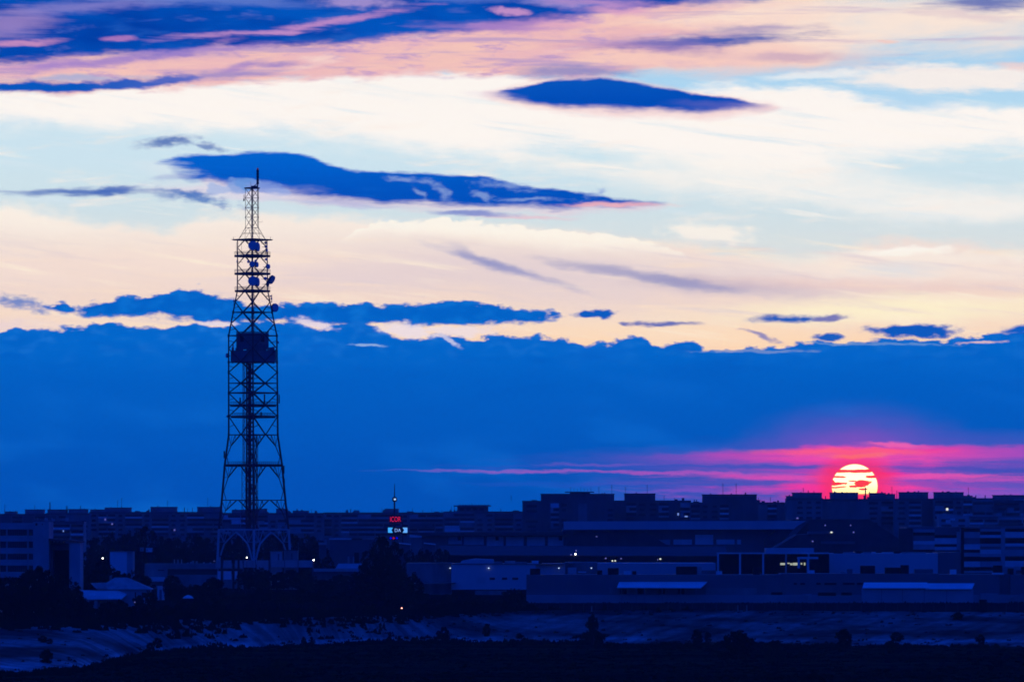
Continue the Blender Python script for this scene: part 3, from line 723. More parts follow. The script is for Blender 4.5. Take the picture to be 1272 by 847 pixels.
arch(540, 577).build('arched_brace', steel, tower)
arch(577, 621).build('arched_brace', steel, tower)
arch(621, 657).build('arched_brace', steel, tower)
arch(657.5, 700, True).build('arched_brace', steelw, tower)
# gratings with railings
def platform(py, hw, th, rail=True, hole=0.0):
    b = MB(); z = tz(py); c = base+Vector((lerpt(CXS, py)*TS, 0, z)); h = hw*TS
    P = [c+d*h for d in dirs]
    n = 4; vs = [p+Vector((0, 0, 0)) for p in P]+[p-Vector((0, 0, th)) for p in P]
    b.add(vs, [(0, 1, 2, 3), (7, 6, 5, 4)]+[(k, 4+k, 4+(k+1) % 4, (k+1) % 4) for k in range(4)])
    o = b.build('platform', steel, tower)
    if rail:
        r_ = MB()
        for k in range(4):
            A, B = P[k], P[(k+1) % 4]
            r_.tube(A+Vector((0, 0, 1.3)), B+Vector((0, 0, 1.3)), .09); r_.tube(A+Vector((0, 0, .65)), B+Vector((0, 0, .65)), .06)
            for q in range(15): p = A.lerp(B, q/14); r_.tube(p, p+Vector((0, 0, 1.3)), .07)
        r_.build('railing', steel, o)
    return o
platform(297.2, 24.5, .55, False)
platform(316.8, 22.3, .95); platform(338.8, 22.3, .95); platform(360.4, 22.0, .9)
platform(502.8, 28.5, .8); platform(517.0, 27.5, .75); platform(577.2, 34.5, .8)
# little outriggers of the top grating
b = MB(); z = tz(297.5)
b.tube((X(287, TY), TY, z), (X(339, TY), TY, z), .11); b.tube((X(334, TY), TY-4, z-.5), (X(339.5, TY), TY-4, z-.5), .1)
for px in (290, 336): b.tube((X(px, TY), TY, z), (X(px, TY), TY, z+1.1), .1)
b.build('outrigger', steel, tower)
# machine cabin in the middle
b = MB()
def cab(px0, px1, pt, pb, d, name, m_):
    q = MB(); x0, x1 = X(px0, TY), X(px1, TY); w_ = (x1-x0)/2; cx = (x0+x1)/2; hh = w_
    P = [Vector((cx, TY, 0))+d_*hh for d_ in dirs]; zt, zb = tz(pt), tz(pb)
    vs = [p+Vector((0, 0, zt)) for p in P]+[p+Vector((0, 0, zb)) for p in P]
    q.add(vs, [(0, 1, 2, 3), (7, 6, 5, 4)]+[(k, 4+k, 4+(k+1) % 4, (k+1) % 4) for k in range(4)])
    return q.build(name, m_, tower), P, zt, zb
cabo, P, zt, zb = cab(293.5, 333.8, 413.5, 434, 1, 'cabin', cladk)
for k in (0, 1):
    for s in ((.35,) if k == 0 else (.62,)):
        q = MB(); a_ = P[k].lerp(P[k+1], s-.1); c_ = P[k].lerp(P[k+1], s+.1); n_ = (P[k+1]-P[k]).cross(Vector((0, 0, 1))).normalized()*.06
        if n_.y > 0: n_ = -n_
        q.add([a_+n_+Vector((0, 0, zt-3.9)), c_+n_+Vector((0, 0, zt-3.9)), c_+n_+Vector((0, 0, zt-1.1)), a_+n_+Vector((0, 0, zt-1.1)),
               a_-n_+Vector((0, 0, zt-3.9)), c_-n_+Vector((0, 0, zt-3.9)), c_-n_+Vector((0, 0, zt-1.1)), a_-n_+Vector((0, 0, zt-1.1))],
              [(0, 1, 2, 3), (7, 6, 5, 4), (0, 4, 5, 1), (1, 5, 6, 2), (2, 6, 7, 3), (3, 7, 4, 0)])
        q.build('window', black, cabo)
q = MB(); q.tube(P[0]+Vector((0, 0, zt+.3)), P[1]+Vector((0, 0, zt+.3)), .25); q.tube(P[1]+Vector((0, 0, zt+.3)), P[2]+Vector((0, 0, zt+.3)), .25); q.build('roof_rail', steel, cabo)
gal, P, zt, zb = cab(286.5, 343.0, 435.5, 449.0, 1, 'gallery', cladk)
# the gallery front is ragged: machines and aerials in the open bays
rr2 = random.Random(2)
for k in range(26):
    i = rr2.choice((0, 1)); s = rr2.uniform(.03, .97); p = P[i].lerp(P[i+1], s)*1.0; h = rr2.uniform(.5, 2.9); w_ = rr2.uniform(.2, .8)
    q = MB(); q.box(p.x-w_, p.x+w_, p.y-.5, p.y+.5, zt-.05, zt+h); q.build('machine', cladk, gal)
    if k % 2: q = MB(); q.box(p.x-w_, p.x+w_, p.y-.45, p.y+.45, zb-h*.6, zb+.05); q.build('machine', cladk, gal)
# service shaft: lift, ladders and cable trays
def shaft(px, w_px, pt, pb, name, r_, step, fill, yoff=0.0, m_=None):
    q = MB(); w_ = w_px*TS/2; x = X(px, TY); y = TY+yoff; z0, z1 = tz(pb), tz(pt)
    for sx in (-1, 1):
        for sy in (-1, 1): q.tube((x+sx*w_, y+sy*w_, z0), (x+sx*w_, y+sy*w_, z1), r_)
    z = z0; k = 0
    while z < z1-step*.5:
        zz = min(z+step, z1); s = 1 if k % 2 else -1
        for sy in (-1, 1):
            q.tube((x-s*w_, y+sy*w_, z), (x+s*w_, y+sy*w_, zz), r_*.5); q.tube((x-w_, y+sy*w_, zz), (x+w_, y+sy*w_, zz), r_*.6)
            q.tube((x+sy*w_, y-s*w_, z), (x+sy*w_, y+s*w_, zz), r_*.5)
        z = zz; k += 1
    if fill: q.box(x-w_*fill, x+w_*fill, y-w_*.3, y+w_*.3, z0, z1)
    return q.build(name, m_ or steel, tower)
shaft(310.2, 8.0, 449, 657, 'lift_shaft', .26, 1.9, .5)
shaft(310.8, 8.0, 657, 722, 'lift_shaft', .2, 2.2, .7, m_=concd)
shaft(308.2, 2.6, 449, 657, 'cable_tray', .14, 2.3, .3, 2.2)
shaft(302.6, 4.6, 577, 650, 'stair_shaft', .11, 2.4, 0, 1.5)
shaft(302.6, 2.6, 450, 577, 'stair_shaft', .10, 3.2, .25, 1.5)
shaft(318.5, 3.6, 540, 657, 'cable_tray', .12, 2.6, .35, -1.0)
shaft(314.0, 2.8, 361, 414, 'riser', .15, 2.4, .4)
shaft(313.4, 1.7, 234, 361, 'riser', .13, 2.4, .3)
# slender top section
UP = [(234, 8.2), (283, 8.0), (297.5, 16.6)]
def cu(i, py): 
    h = lerpt(UP, py)*TS
    return base+dirs[i % 4]*h+Vector((-1.6*TS, 0, tz(py)))
topm = MB()
for i in range(4):
    topm.tube(cu(i, 234), cu(i, 283), .13, .13); topm.tube(cu(i, 283), cu(i, 297.5), .15, .15); topm.tube(cu(i, 283), fp(i, .5, 297.5), .08)
    ys = [234, 246, 258, 270, 283]
    for k, (a_, c_) in enumerate(zip(ys, ys[1:])):
        p0, p1, q0, q1 = cu(i, a_), cu(i+1, a_), cu(i, c_), cu(i+1, c_)
        topm.tube(p0, q1, .075); topm.tube(p1, q0, .075); topm.tube(q0, q1, .08)
        m_ = p0.lerp(q0, 1.0); topm.tube(m_-Vector((0, 0, .35)), m_+Vector((0, 0, .35)), .24)
    topm.tube(cu(i, 283).lerp(cu(i+1, 283), .5), cu(i, 297), .08); topm.tube(cu(i, 290), cu(i+1, 290), .08)
topm.build('top_section', steel, tower)
b = MB(); c = base+Vector((-1.6*TS, 0, 0)); h = 9.6*TS
P = [c+d*h for d in dirs]; b.add([p+Vector((0, 0, tz(233))) for p in P]+[p+Vector((0, 0, tz(234.6))) for p in P], [(0, 1, 2, 3), (7, 6, 5, 4)]+[(k, 4+k, 4+(k+1) % 4, (k+1) % 4) for k in range(4)])
b.box(X(312, TY), X(320, TY), TY-.5, TY+.5, tz(233), tz(231)); b.tube((X(311.5, TY), TY, tz(233)), (X(311.5, TY), TY, tz(226)), .07)
b.tube((X(313, TY), TY, tz(233)), (X(319.5, TY), TY, tz(228.5)), .22)
b.build('platform', steel, tower)
mastm = MB(); mx_ = X(320.1, TY)
mastm.tube((mx_, TY, tz(283)), (mx_, TY, tz(232)), .12, .2, 8)
for k in range(5): z0 = tz(229-k*3.6); mastm.lathe([(.28, 0), (.56, .08), (.56, 1.1), (.28, 1.2)], (mx_, TY, z0), n=10)
mastm.tube((mx_, TY, tz(232)), (mx_, TY, tz(211.5)), .3, .28, 8)
mo = mastm.build('antenna_mast', steel, tower)
b = MB(); b.lathe([(.2, 0), (.42, .2), (.42, .7), (.2, .95)], (mx_, TY, tz(211.5)), n=10); b.build('warning_lamp', mat('dim_red_lamp', (.5, .05, .05), emit=((1, .08, .12), .07)), mo)
# dishes: column, row, radius in metres, heading (degrees from straight towards us, + to the right), drum?
def dish(px, py, r_, head, elev=0, y=-1.0, drum=.55):
    dv = Vector((math.sin(math.radians(head)), -math.cos(math.radians(head)), math.sin(math.radians(elev)))).normalized()
    c = Vector((X(px, TY), TY, tz(py)))+Vector((0, y, 0))
    q = MB(); q.lathe([(r_*.25, -drum*r_*1.5), (r_*.55, -drum*r_*1.25), (r_*.98, -drum*r_*.9), (r_, 0)], c, dv, 20, 1)
    q.lathe([(r_*.985, 0.01), (r_*.985, .05), (r_*.6, .05+r_*.06), (r_*.1, .05+r_*.08)], c, dv, 20, 0)
    o = q.build('dish', [dishm, dishb], tower)
    k = MB(); e = c-dv*(drum*r_*1.5); k.tube(e, (e.x*.7+(base.x)*.3, e.y+1.0, e.z-.2), .12, .1); k.tube(e+Vector((0, 0, -r_*.5)), e+Vector((0, 0, r_*.5)), .11); k.build('mount', steel, o)
for a in ((315.2, 306.2, 2.05, -4, 0, -7.2), (321.5, 307.8, 1.95, 68, 0, -5.6), (314.4, 329.2, 1.3, -6, 0, -7.2), (320.4, 329.6, 1.2, 62, 0, -5.5), (309.0, 326.0, .6, -50, 0, -6),
          (318.6, 325.0, .55, 20, 0, -6.4), (294.3, 325.2, .62, -80, 0, -1), (333.4, 331.2, 1.08, 40, 0, -.5), (330.8, 322.4, .55, 30, 0, -1.2), (315.2, 350.0, 2.1, -5, 0, -7.2), (321.4, 351.0, 1.9, 70, 0, -5.6),
          (329.8, 346.2, .75, 8, 0, -1.4), (338.3, 348.0, 1.95, 62, -32, -.2), (333.2, 352.8, 1.15, 118, 0, -.2), (342.3, 382.2, 1.85, 48, 0, -.4), (330.2, 301.8, .6, 60, 0, -1), (330.6, 306.5, .6, 30, 0, -1), (332.0, 311.2, .62, 60, 0, -1),
          (281.2, 441.6, 1.0, -68, 0, -.2), (345.9, 425.2, .5, 70, 0, 0), (337.6, 371.0, .45, 60, 0, -.5), (336.4, 368.0, .4, 60, 0, -.5), (290.2, 374.0, .45, -70, 0, -.5), (281.8, 517.0, .5, -60, 0, 0)): dish(*a)
# whip and panel aerials
def whip(px, p0, p1, r_=.09, yo=0, arm=None):
    q = MB(); q.tube((X(px, TY), TY+yo, tz(p1)), (X(px, TY), TY+yo, tz(p0)), r_, r_, 5)
    if arm: q.tube((X(px, TY), TY+yo, tz(arm[1])), (X(arm[0], TY), TY+yo, tz(arm[1])), .07)
    q.build('whip_aerial', steel, tower)
for a in ((303.2, 242, 250, .13, 0, (305.5, 248)), (302.9, 247, 250, .3, 0, (305.5, 249)), (337.5, 366, 376, .16, 0, (333.5, 375)), (290.4, 370, 383, .08, 0, (292, 380)), (278.6, 560, 569, .34, 0, (281, 566)),
          (346.8, 490, 501, .26, 0, (344.5, 496)), (345.6, 503, 512, .1, 0, (344.5, 505)), (352.6, 578, 588, .3, 0, (351, 580)), (352.9, 594, 603, .34, 0, (350, 598)), (278.4, 578, 589, .36, 0, (280.5, 582)),
          (325.7, 274, 276, .05, 0, (320, 276)), (346.8, 410, 412, .05, 0, (343, 411)), (329.2, 490, 502, .35, -5), (325.0, 512, 517, .4, -5), (298.9, 494, 502, .35, -4), (294, 301, 316, .07, -2), (300.5, 301, 317, .06, -3), (330.3, 316, 298, .12, -1.5)): whip(*a)

# ------------------------------------------------------------------ apartment blocks on the skyline
LIT = []
GRP = 'apartment blocks along the skyline'
def block(x0, x1, roof, Y, label, boxes=(), wings=(), wall=conc, seed=0, aer=(), bot=None, kinds='bwp', lit=(), storey=2.85, depth=14, light=concl, group=GRP, cat='apartment block', name='apartment_block'):
    rd = random.Random(seed*7+1)
    t = empty(name, (X((x0+x1)/2, Y), Y, 0), label, cat, group)
    W = MB(); W.box(X(x0, Y), X(x1, Y), Y, Y+depth, 0, Z(roof, Y))
    for (a, c, top) in wings: W.box(X(a, Y)+.01, X(c, Y)-.01, Y-.6, Y+depth-.5, 0, Z(top, Y))
    w = W.build('wall', wall, t)
    for (a, c, top) in boxes:
        q = MB(); q.pbox(a, c, top, roof+.3, Y+1.2, depth-4); q.box(X(a, Y)-.3, X(c, Y)+.3, Y+1.0, Y+depth-2.5, Z(top, Y)-.02, Z(top, Y)+.3)
        rn = rd.randint(1, 3)
        for _ in range(rn):
            u = rd.uniform(X(a, Y)+1, X(c, Y)-1); q.tube((u, Y+4, Z(top, Y)), (u, Y+4, Z(top, Y)+rd.uniform(.5, 1.1)), .35, .35, 6)
        q.build('stair_house', wall if wall is not concl else conc, t)
    # parapet
    q = MB(); q.box(X(x0, Y)-.15, X(x1, Y)+.15, Y-.25, Y-.01, Z(roof, Y)-1.1, Z(roof, Y)+.15); q.build('parapet', concd, t)
    for (px, p0, p1, r_) in aer:
        q = MB(); q.tube((X(px, Y+3), Y+3, Z(p1, Y+3)), (X(px, Y+3), Y+3, Z(p0, Y+3)), r_, r_*.7, 5)
        if r_ < .2:
            for k in range(3): h = Z(p0, Y)-.4-k*.7; q.tube((X(px, Y)-.6, Y+3, h), (X(px, Y)+.6, Y+3, h), .05)
        q.build('aerial', steel, t)
    for k in range(int((x1-x0)/9)):
        u = rd.uniform(X(x0, Y)+2, X(x1, Y)-3); ww, hh = rd.choice(((.5, 1.6), (.9, 1.0), (1.6, .9), (.25, 2.4), (.12, 3.5), (.7, 2.1))); yy = Y+rd.uniform(1, depth-3); zz = Z(roof, Y)
        q = MB(); q.box(u-ww, u+ww, yy, yy+min(ww*2, 1.5), zz-.01, zz+hh*rd.uniform(.6, 1)); q.build('roof_vent', wall, t)
    # storeys, bay by bay
    segs = []; over_b = MB(); over_w = MB(); tones = [light, light, conc, concd, plast] if light is concl else [light, conc]
    for (a, c, top) in wings:
        segs.append((a, c, top, -.6))
    cur = x0
    for (a, c, top) in sorted(wings):
        if a > cur+1: segs.append((cur, a, roof, 0))
        cur = max(cur, c)
    if cur < x1-1: segs.append((cur, x1, roof, 0))
    zmin = Z(bot or 672, Y); nb = nw = 0
    for (a, c, top, off) in segs:
        xa, xb = X(a, Y), X(c, Y); n = max(1, round((xb-xa)/rd.choice((5.4, 6.6, 8.0)))); bw = (xb-xa)/n
        pattern = [rd.choice(kinds) for _ in range(n)]
        tone = [rd.random() for _ in range(n)]
        s = 0
        while True:
            zt_ = Z(top, Y)-1.0-s*storey
            if zt_-storey < zmin or s > 14: break
            k = 0
            while k < n:
                kd = pattern[k]; k2 = k
                mxk = rd.choice((0, 1, 1, 2, 4))
                while k2+1 < n and pattern[k2+1] == kd and k2-k < mxk: k2 += 1
                u0, u1 = xa+k*bw, xa+(k2+1)*bw; y = Y+off
                if kd == 'b' and nb >= 95:
                    over_b.box(u0+.15, u1-.15, y-1.3, y-.1, zt_-storey-.06, zt_-storey+1.0)
                elif kd == 'b':
                    q = MB(); q.box(u0+.35, u1-.35, y-.09, y-.003, zt_-1.75, zt_-.35); q.build('window', glass, t)
                    q = MB(); q.box(u0+.15, u1-.15, y-1.3, y-.1, zt_-storey-.06, zt_-storey+1.0); 
                    if rd.random() < .3: q.box(u0+.15, u0+.15+(u1-u0)*rd.choice((.3, .5, .9)), y-1.28, y-.1, zt_-storey+.9, zt_-.3)
                    q.build('balcony', rd.choice(tones), t); nb += 1
                elif kd == 'w' and nw < 90 and rd.random() < .85:
                    for j in range(k, k2+1):
                        v = xa+(j+.5)*bw; ww = bw*rd.choice((.22, .28, .33))
                        q = MB(); q.box(v-ww, v+ww, y-.06, y-.003, zt_-2.0, zt_-.6); q.build('window', glass, t); nw += 1
                k = k2+1
            s += 1
        for j in range(n):
            if pattern[j] == 'p' and tone[j] > .35:
                q = MB(); q.box(xa+j*bw+.2, xa+(j+1)*bw-.2, Y+off-.14, Y+off-.004, 0, Z(top, Y)-1.3); q.build('wall_panel', (light if wall is concl else conc) if tone[j] > .72 else concd, t)
    if over_b.v: tag(over_b.build('balcony', conc, t), kind='stuff')
    for (px, py, ww, hh, m_) in lit:
        q = MB(); q.box(X(px, Y)-ww, X(px, Y)+ww, Y-1.42, Y-1.32, Z(py, Y)-hh, Z(py, Y)+hh); q.build('window', m_, t)
    return t

AD = .11
block(-14, 57, 638.2, 3000, 'low end block at the left edge with two flat stair houses on its roof', [(6, 20, 635.6), (31, 54, 633)], seed=1, aer=[(6, 626, 636, AD), (43, 627, 633, AD)], bot=664)
block(57, 111, 637.3, 2985, 'block carrying a stout rooftop chimney left of two stair houses', [(59, 82, 633), (85, 108, 632.5)], seed=2, aer=[(62, 623.5, 634, .42), (82.5, 628, 637, .3), (84, 628.5, 637, .2), (100, 628, 633, .3)], bot=664, kinds='bpw')
block(111, 276, 635.8, 3010, 'long block with four raised stair houses left of the lattice tower', [(112, 130, 633), (130, 162, 630.6), (187, 219, 629.8), (245, 275, 629.8)], seed=3, aer=[(146, 621, 630, AD), (151, 618, 630, AD), (208, 621, 629, AD), (229, 630, 636, .3), (239, 630, 636, .2), (258, 618, 629, AD), (185, 632, 636, .15)], bot=668, kinds='bbbw', lit=[(139.5, 650.6, .5, .5, litd), (217, 658, .5, .5, litd), (131, 645, .4, .6, litd)])
block(276, 402, 637.0, 2990, 'block standing directly behind the lattice tower', [(289, 311, 633.4), (312, 331, 632.2), (343, 357, 632.3), (364, 383, 634.6)], seed=4, aer=[(387, 632, 637, AD)], bot=668, kinds='bbwb', lit=[(322, 649, 3.2, 1.1, concl)])
block(402, 551, 636.4, 3005, 'long low block behind the pylon with the lit signs', [(478, 495, 632.2)], seed=5, aer=[(525, 633, 636, .2), (549, 633, 636, .2)], bot=672, kinds='bbbw')
t = block(551, 650, 635.2, 2960, 'block crowned by a wide flat topped roof pavilion', [(568, 606, 629)], seed=6, wings=[(552, 590, 635.1)], wall=conc, bot=668, kinds='wbw', aer=[(586, 625, 629, AD)])
q = MB(); Y = 2960; q.box(X(563.5, Y), X(610, Y), Y-2, Y+14, Z(628.8, Y), Z(627.4, Y))
for k in range(10): u = 570+k*3.9; q.box(X(u, Y), X(u+2.6, Y), Y+1, Y+4, Z(627.4, Y), Z(626.5, Y))
q.build('roof_slab', conc, t)
for u in (574, 582, 590, 598): q = MB(); q.box(X(u, Y)-1.3, X(u, Y)+1.3, Y+.9, Y+1.1, Z(633.8, Y), Z(630.8, Y)); q.build('window', glass, t)
t = block(649, 764, 622.0, 2760, 'tall stepped block with a wide capped roof house, highest left of the low sun', [(672, 763, 613.6)], wings=[(649, 672, 623.4)], seed=7, wall=concd, bot=664, kinds='pwpb', aer=[(630+5, 615, 622, AD), (760, 602, 613, AD), (744, 604, 613, AD)], depth=18)
q = MB(); Y = 2760; q.box(X(702, Y), X(738, Y), Y+1, Y+12, Z(611.6, Y), Z(610.4, Y)); q.box(X(708, Y), X(733, Y), Y+2, Y+10, Z(613.6, Y), Z(611.6, Y))
for k in range(7): u = 709+k*4.2; q.tube((X(u, Y), Y+4, Z(610.5, Y)), (X(u, Y), Y+4, Z(604.5+(k % 3)*1.2, Y)), .12)
q.build('roof_slab', concd, t)
block(764, 858, 621.6, 2790, 'block with one broad stair house and two lit windows', [(776, 814, 613.2)], seed=8, wall=concd, bot=648, kinds='pwb', aer=[(777, 604, 613, AD), (804, 602, 613, AD), (838, 618, 622, AD)], lit=[(842.3, 638.4, .4, .7, litb), (852.2, 641.2, .8, .35, litb)])
block(858, 977, 623.9, 2740, 'squat block carrying one very wide dark stair house', [(873, 940, 614.4)], seed=9, wall=concd, bot=650, kinds='wpb', aer=[(898, 600, 614, .14), (914.5, 600, 614, .14), (926, 611.5, 614, .5), (945, 620, 624, AD), (957, 617, 624, AD)])
block(977, 1022, 618.8, 2720, 'block with a notched roof just left of the low sun', [(977.5, 985, 616.4), (985, 1021, 612.2)], seed=10, wall=conc, bot=652, kinds='wbp', aer=[(998, 605.5, 612, .13), (1004, 609, 612, .3), (1011, 609.5, 612, .25)])
block(1022, 1112, 619.6, 2735, 'block standing straight in front of the low sun', [(1032, 1066, 612.0), (1081, 1100, 612.6), (1100.5, 1112, 614.0)], seed=11, wall=conc, bot=654, kinds='pwpb', aer=[(1038, 610.6, 612, .5), (1046, 610.8, 612, .6), (1052, 611, 612, .4), (1075, 605.5, 620, .45), (1080, 610, 620, .3), (1108, 604, 614, AD)])
block(1112, 1161, 619.3, 2700, 'tall block just right of the low sun, bumps along its stair house', [(1118, 1153, 611.6)], seed=12, wall=conc, bot=656, kinds='pwb', aer=[(1114, 609, 619, .2), (1128, 610, 612, .7), (1136, 610.2, 612, .8)])
block(1161, 1234, 618.8, 2690, 'block stepping down to the right with pale lower balconies', [(1161.5, 1197, 611.6), (1197.5, 1208, 616)], wings=[(1208, 1234, 620.2)], seed=13, wall=conc, bot=656, kinds='bwb', aer=[(1171, 610, 612, .7), (1177, 610.1, 612, .8), (1203, 605, 616, .14)], lit=[(1176.3, 632.2, .55, .6, litw)])
block(1234, 1300, 621.4, 2700, 'block at the right edge with a pale strip window under its roof', [(1235, 1290, 615.2)], seed=14, wall=conc, bot=656, kinds='bbw', lit=[(1268, 620.4, 4.0, .5, concl)])
# second, nearer row seen over the trees
block(38, 104, 647.5, 2350, 'pale lower block with a blank end wall behind the school', [(39, 52, 646)], seed=15, wall=concl, bot=676, kinds='wbp', group=None, depth=14, lit=[(79, 659.3, .25, .4, litb)])
block(1166, 1285, 641.5, 2420, 'low pale block row above the striped parking building', [], wings=[(1166, 1204, 640.5), (1240, 1285, 642)], seed=16, wall=concl, bot=658, kinds='wbb', group=None, depth=12, lit=[(1177.5, 647.6, 1.2, .9, plast), (1183, 644.8, 1.2, .5, plast)])

# ------------------------------------------------------------------ slim mast with a round lamp, and the sign pylon
Y = 2900.0
t = empty('broadcast_mast', (X(490, Y), Y, 0), 'slim needle mast with a ball and white lamp rising over the roofs', 'mast')
q = MB(); q.tube((X(490, Y), Y, 0), (X(490, Y), Y, Z(618, Y)), .62, .5, 8); q.tube((X(490, Y), Y, Z(618, Y)), (X(490, Y), Y, Z(600.8, Y)), .36, .16, 8); q.build('shaft', steel, t)
q = MB(); q.lathe([(.5, -1.5), (1.25, -1.1), (1.5, 0), (1.25, 1.1), (.5, 1.5)], (X(490.2, Y), Y, Z(620, Y)), n=14); q.build('ball', steel, t)
q = MB(); q.lathe([(.2, -.5), (.62, -.3), (.62, .3), (.2, .5)], (X(490.6, Y), Y-1.6, Z(620, Y)), n=10); q.build('lamp', mat('pale_lamp', (1, 1, 1), emit=((.55, .8, 1.0), 1.0)), t)

def text_mesh(name, s, x, y, z, h, m_, parent, width=None, bold=.0):
    cu_ = bpy.data.curves.new(name, 'FONT'); cu_.body = s; cu_.size = 1.0; cu_.extrude = .02; cu_.offset = bold; cu_.align_x = 'CENTER'; cu_.align_y = 'CENTER'
    o = bpy.data.objects.new(name, cu_); C.objects.link(o)
    dg = bpy.context.evaluated_depsgraph_get(); dg.update()
    me = bpy.data.meshes.new_from_object(o.evaluated_get(dg)); C.objects.unlink(o); bpy.data.objects.remove(o)
    xs = [v.co.x for v in me.vertices]; ys_ = [v.co.y for v in me.vertices]
    sx = (width/(max(xs)-min(xs))) if width else None; sy_ = h/(max(ys_)-min(ys_)); sx = sx or sy_
    cx, cy = (max(xs)+min(xs))/2, (max(ys_)+min(ys_))/2
    for v in me.vertices: v.co = Vector(((v.co.x-cx)*sx, -v.co.z*4, (v.co.y-cy)*sy_))
    me.materials.clear(); me.materials.append(m_)
    n = bpy.data.objects.new(name, me); C.objects.link(n); n.parent = parent
    off = Vector((0, 0, 0)); q_ = parent
    while q_ is not None: off += Vector(q_.location); q_ = q_.parent
    n.location = Vector((x, y, z))-off
    return n
Y = 2300.0
t = empty('sign_pylon', (X(493.5, Y), Y, 0), 'dark pylon carrying a red sign above a cyan and white sign', 'sign')
q = MB()
for px in (487, 500):
    for yy in (0, 2.4): q.tube((X(px, Y), Y+.6+yy, 0), (X(px, Y), Y+.6+yy, Z(641, Y)), .22)
for k in range(14):
    z0 = k*2.1; q.tube((X(487, Y), Y+.6, z0), (X(500, Y), Y+.6, z0+2.1), .09); q.tube((X(500, Y), Y+.6, z0), (X(487, Y), Y+.6, z0+2.1), .09)
q.build('frame', steel, t)
q = MB(); q.pbox(483.6, 499.0, 639.9, 649.4, Y, .35); p1 = q.build('sign_board', black, t)
redm = mat('red_sign_light', (1, .1, .1), emit=((.85, .008, .045), .85))
text_mesh('lettering', 'ICOR', X(491.3, Y), Y-.12, Z(644.6, Y), 2.35, redm, p1, width=5.0, bold=0)
q = MB(); q.pbox(481.5, 506.5, 654.2, 662.2, Y, .35); p2 = q.build('sign_board', black, t)
cyan = mat('cyan_sign_light', (.2, .8, 1), emit=((.055, .50, .95), .85)); cyan2 = mat('pale_cyan_sign_light', (.4, .8, 1), emit=((.16, .52, .93), .85))
def poly_part(pts, m_, parent, name):
    q = MB(); q.prism([(X(a, Y), Z(b_, Y)) for a, b_ in pts], Y-.16, Y-.02); return q.build(name, m_, parent)
poly_part([(482, 655), (482, 661.4), (488, 661.4), (486.2, 658.2), (488, 655)], cyan, p2, 'light_panel')
poly_part([(506, 655), (500.2, 655), (502, 658.2), (500.2, 661.4), (506, 661.4)], cyan2, p2, 'light_panel')
text_mesh('lettering', 'DA', X(494.2, Y), Y-.12, Z(658.3, Y), 1.55, mat('white_sign_light', (1, 1, 1), emit=((.32, .55, .95), .8)), p2, width=2.9)
q = MB(); q.pbox(483.5, 495.2, 666.2, 670, Y, .3); p3 = q.build('sign_board', black, t)
for px, c_ in ((485.3, (.0, .0, .9)), (489, (.55, .01, .06)), (493, (.0, .0, .8))):
    q = MB(); q.lathe([(.3, -.1), (.55, 0), (.3, .1)], (X(px, Y), Y-.15, Z(668.1, Y)), (0, -1, 0), 10); q.build('coloured_light', mat('spot_%d' % int(px), c_, emit=(c_, .6)), p3)

# ------------------------------------------------------------------ middle distance, left
def bld(name, Y, cx, label, cat, group=None): return empty(name, (X(cx, Y), Y, 0), label, cat, group)
# school with ribbon windows
Y = 1500.0; t = bld('school_building', Y, 30, 'long pale building with ribbon windows and a blank stair tower, at the left edge', 'building')
q = MB(); q.box(X(-60, Y), X(42, Y), Y+.8, Y+16, 0, Z(649.5, Y)); w = q.build('wall', concl, t)
for r_ in ((657.2, 664.8), (672.2, 680.2), (687.4, 694.6), (702.0, 710.5), (717, 725), (732, 740)):
    q = MB(); q.pbox(-60, 42, r_[0]-7.0, r_[0], Y, .8); q.build('parapet_band', concl, t)
    cells = [(-60, -33), (-31, -1), (0.3, 7.5), (9.5, 33.5), (36, 41.5)]
    for a_, c_ in cells:
        q = MB(); q.pbox(a_, c_, r_[0]+.1, r_[1], Y+.55, .2); f = q.build('window', glass, t)
        n_ = int((c_-a_)/2.6); m_ = MB()
        for k in range(1, n_): u = a_+(c_-a_)*k/n_; m_.pbox(u-.22, u+.22, r_[0]+.1, r_[1], Y+.4, .12)
        if n_ > 1: m_.build('mullion', concd, f)
    for u in (8.5, 34.8): q = MB(); q.pbox(u-.7, u+.7, r_[0], r_[1]+.2, Y+.3, .45); q.build('pier', concl, t)
q = MB(); q.pbox(41, 60.5, 648, 760, Y-1.5, 15); q.build('stair_tower', concl, t)
q = MB(); q.pbox(44, 46.5, 649.5, 652.5, Y-1.6, .15); q.pbox(52, 53, 650, 652, Y-1.6, .15); q.build('vent', black, t)
q = MB(); q.pbox(60.5, 66, 674.6, 760, Y+4, 10); q.pbox(66, 86, 674.6, 683, Y+3.4, 9); q.build('recessed_wall', cladk, t)
q = MB(); q.pbox(66, 86, 683, 760, Y+9, 4); q.build('doorway', black, t)
q = MB(); q.pbox(86, 99.3, 673.8, 760, Y-1, 12); q.build('pillar_wall', concl, t)
q = MB(); q.prism([(X(61, Y), Z(668.6, Y)), (X(79, Y), Z(669.6, Y)), (X(101, Y), Z(672.2, Y)), (X(101, Y), Z(673.6, Y)), (X(61, Y), Z(671.2, Y))], Y-1.6, Y+12); q.build('roof', roofd, t)
q = MB(); q.pbox(61.5, 78.5, 670.2, 674.5, Y+2, 6); a = q.build('clerestory', concl, t)
for u in (65, 69.5, 74): q = MB(); q.pbox(u-1, u+1, 671, 673.8, Y+1.9, .12); q.build('window', glass, t)
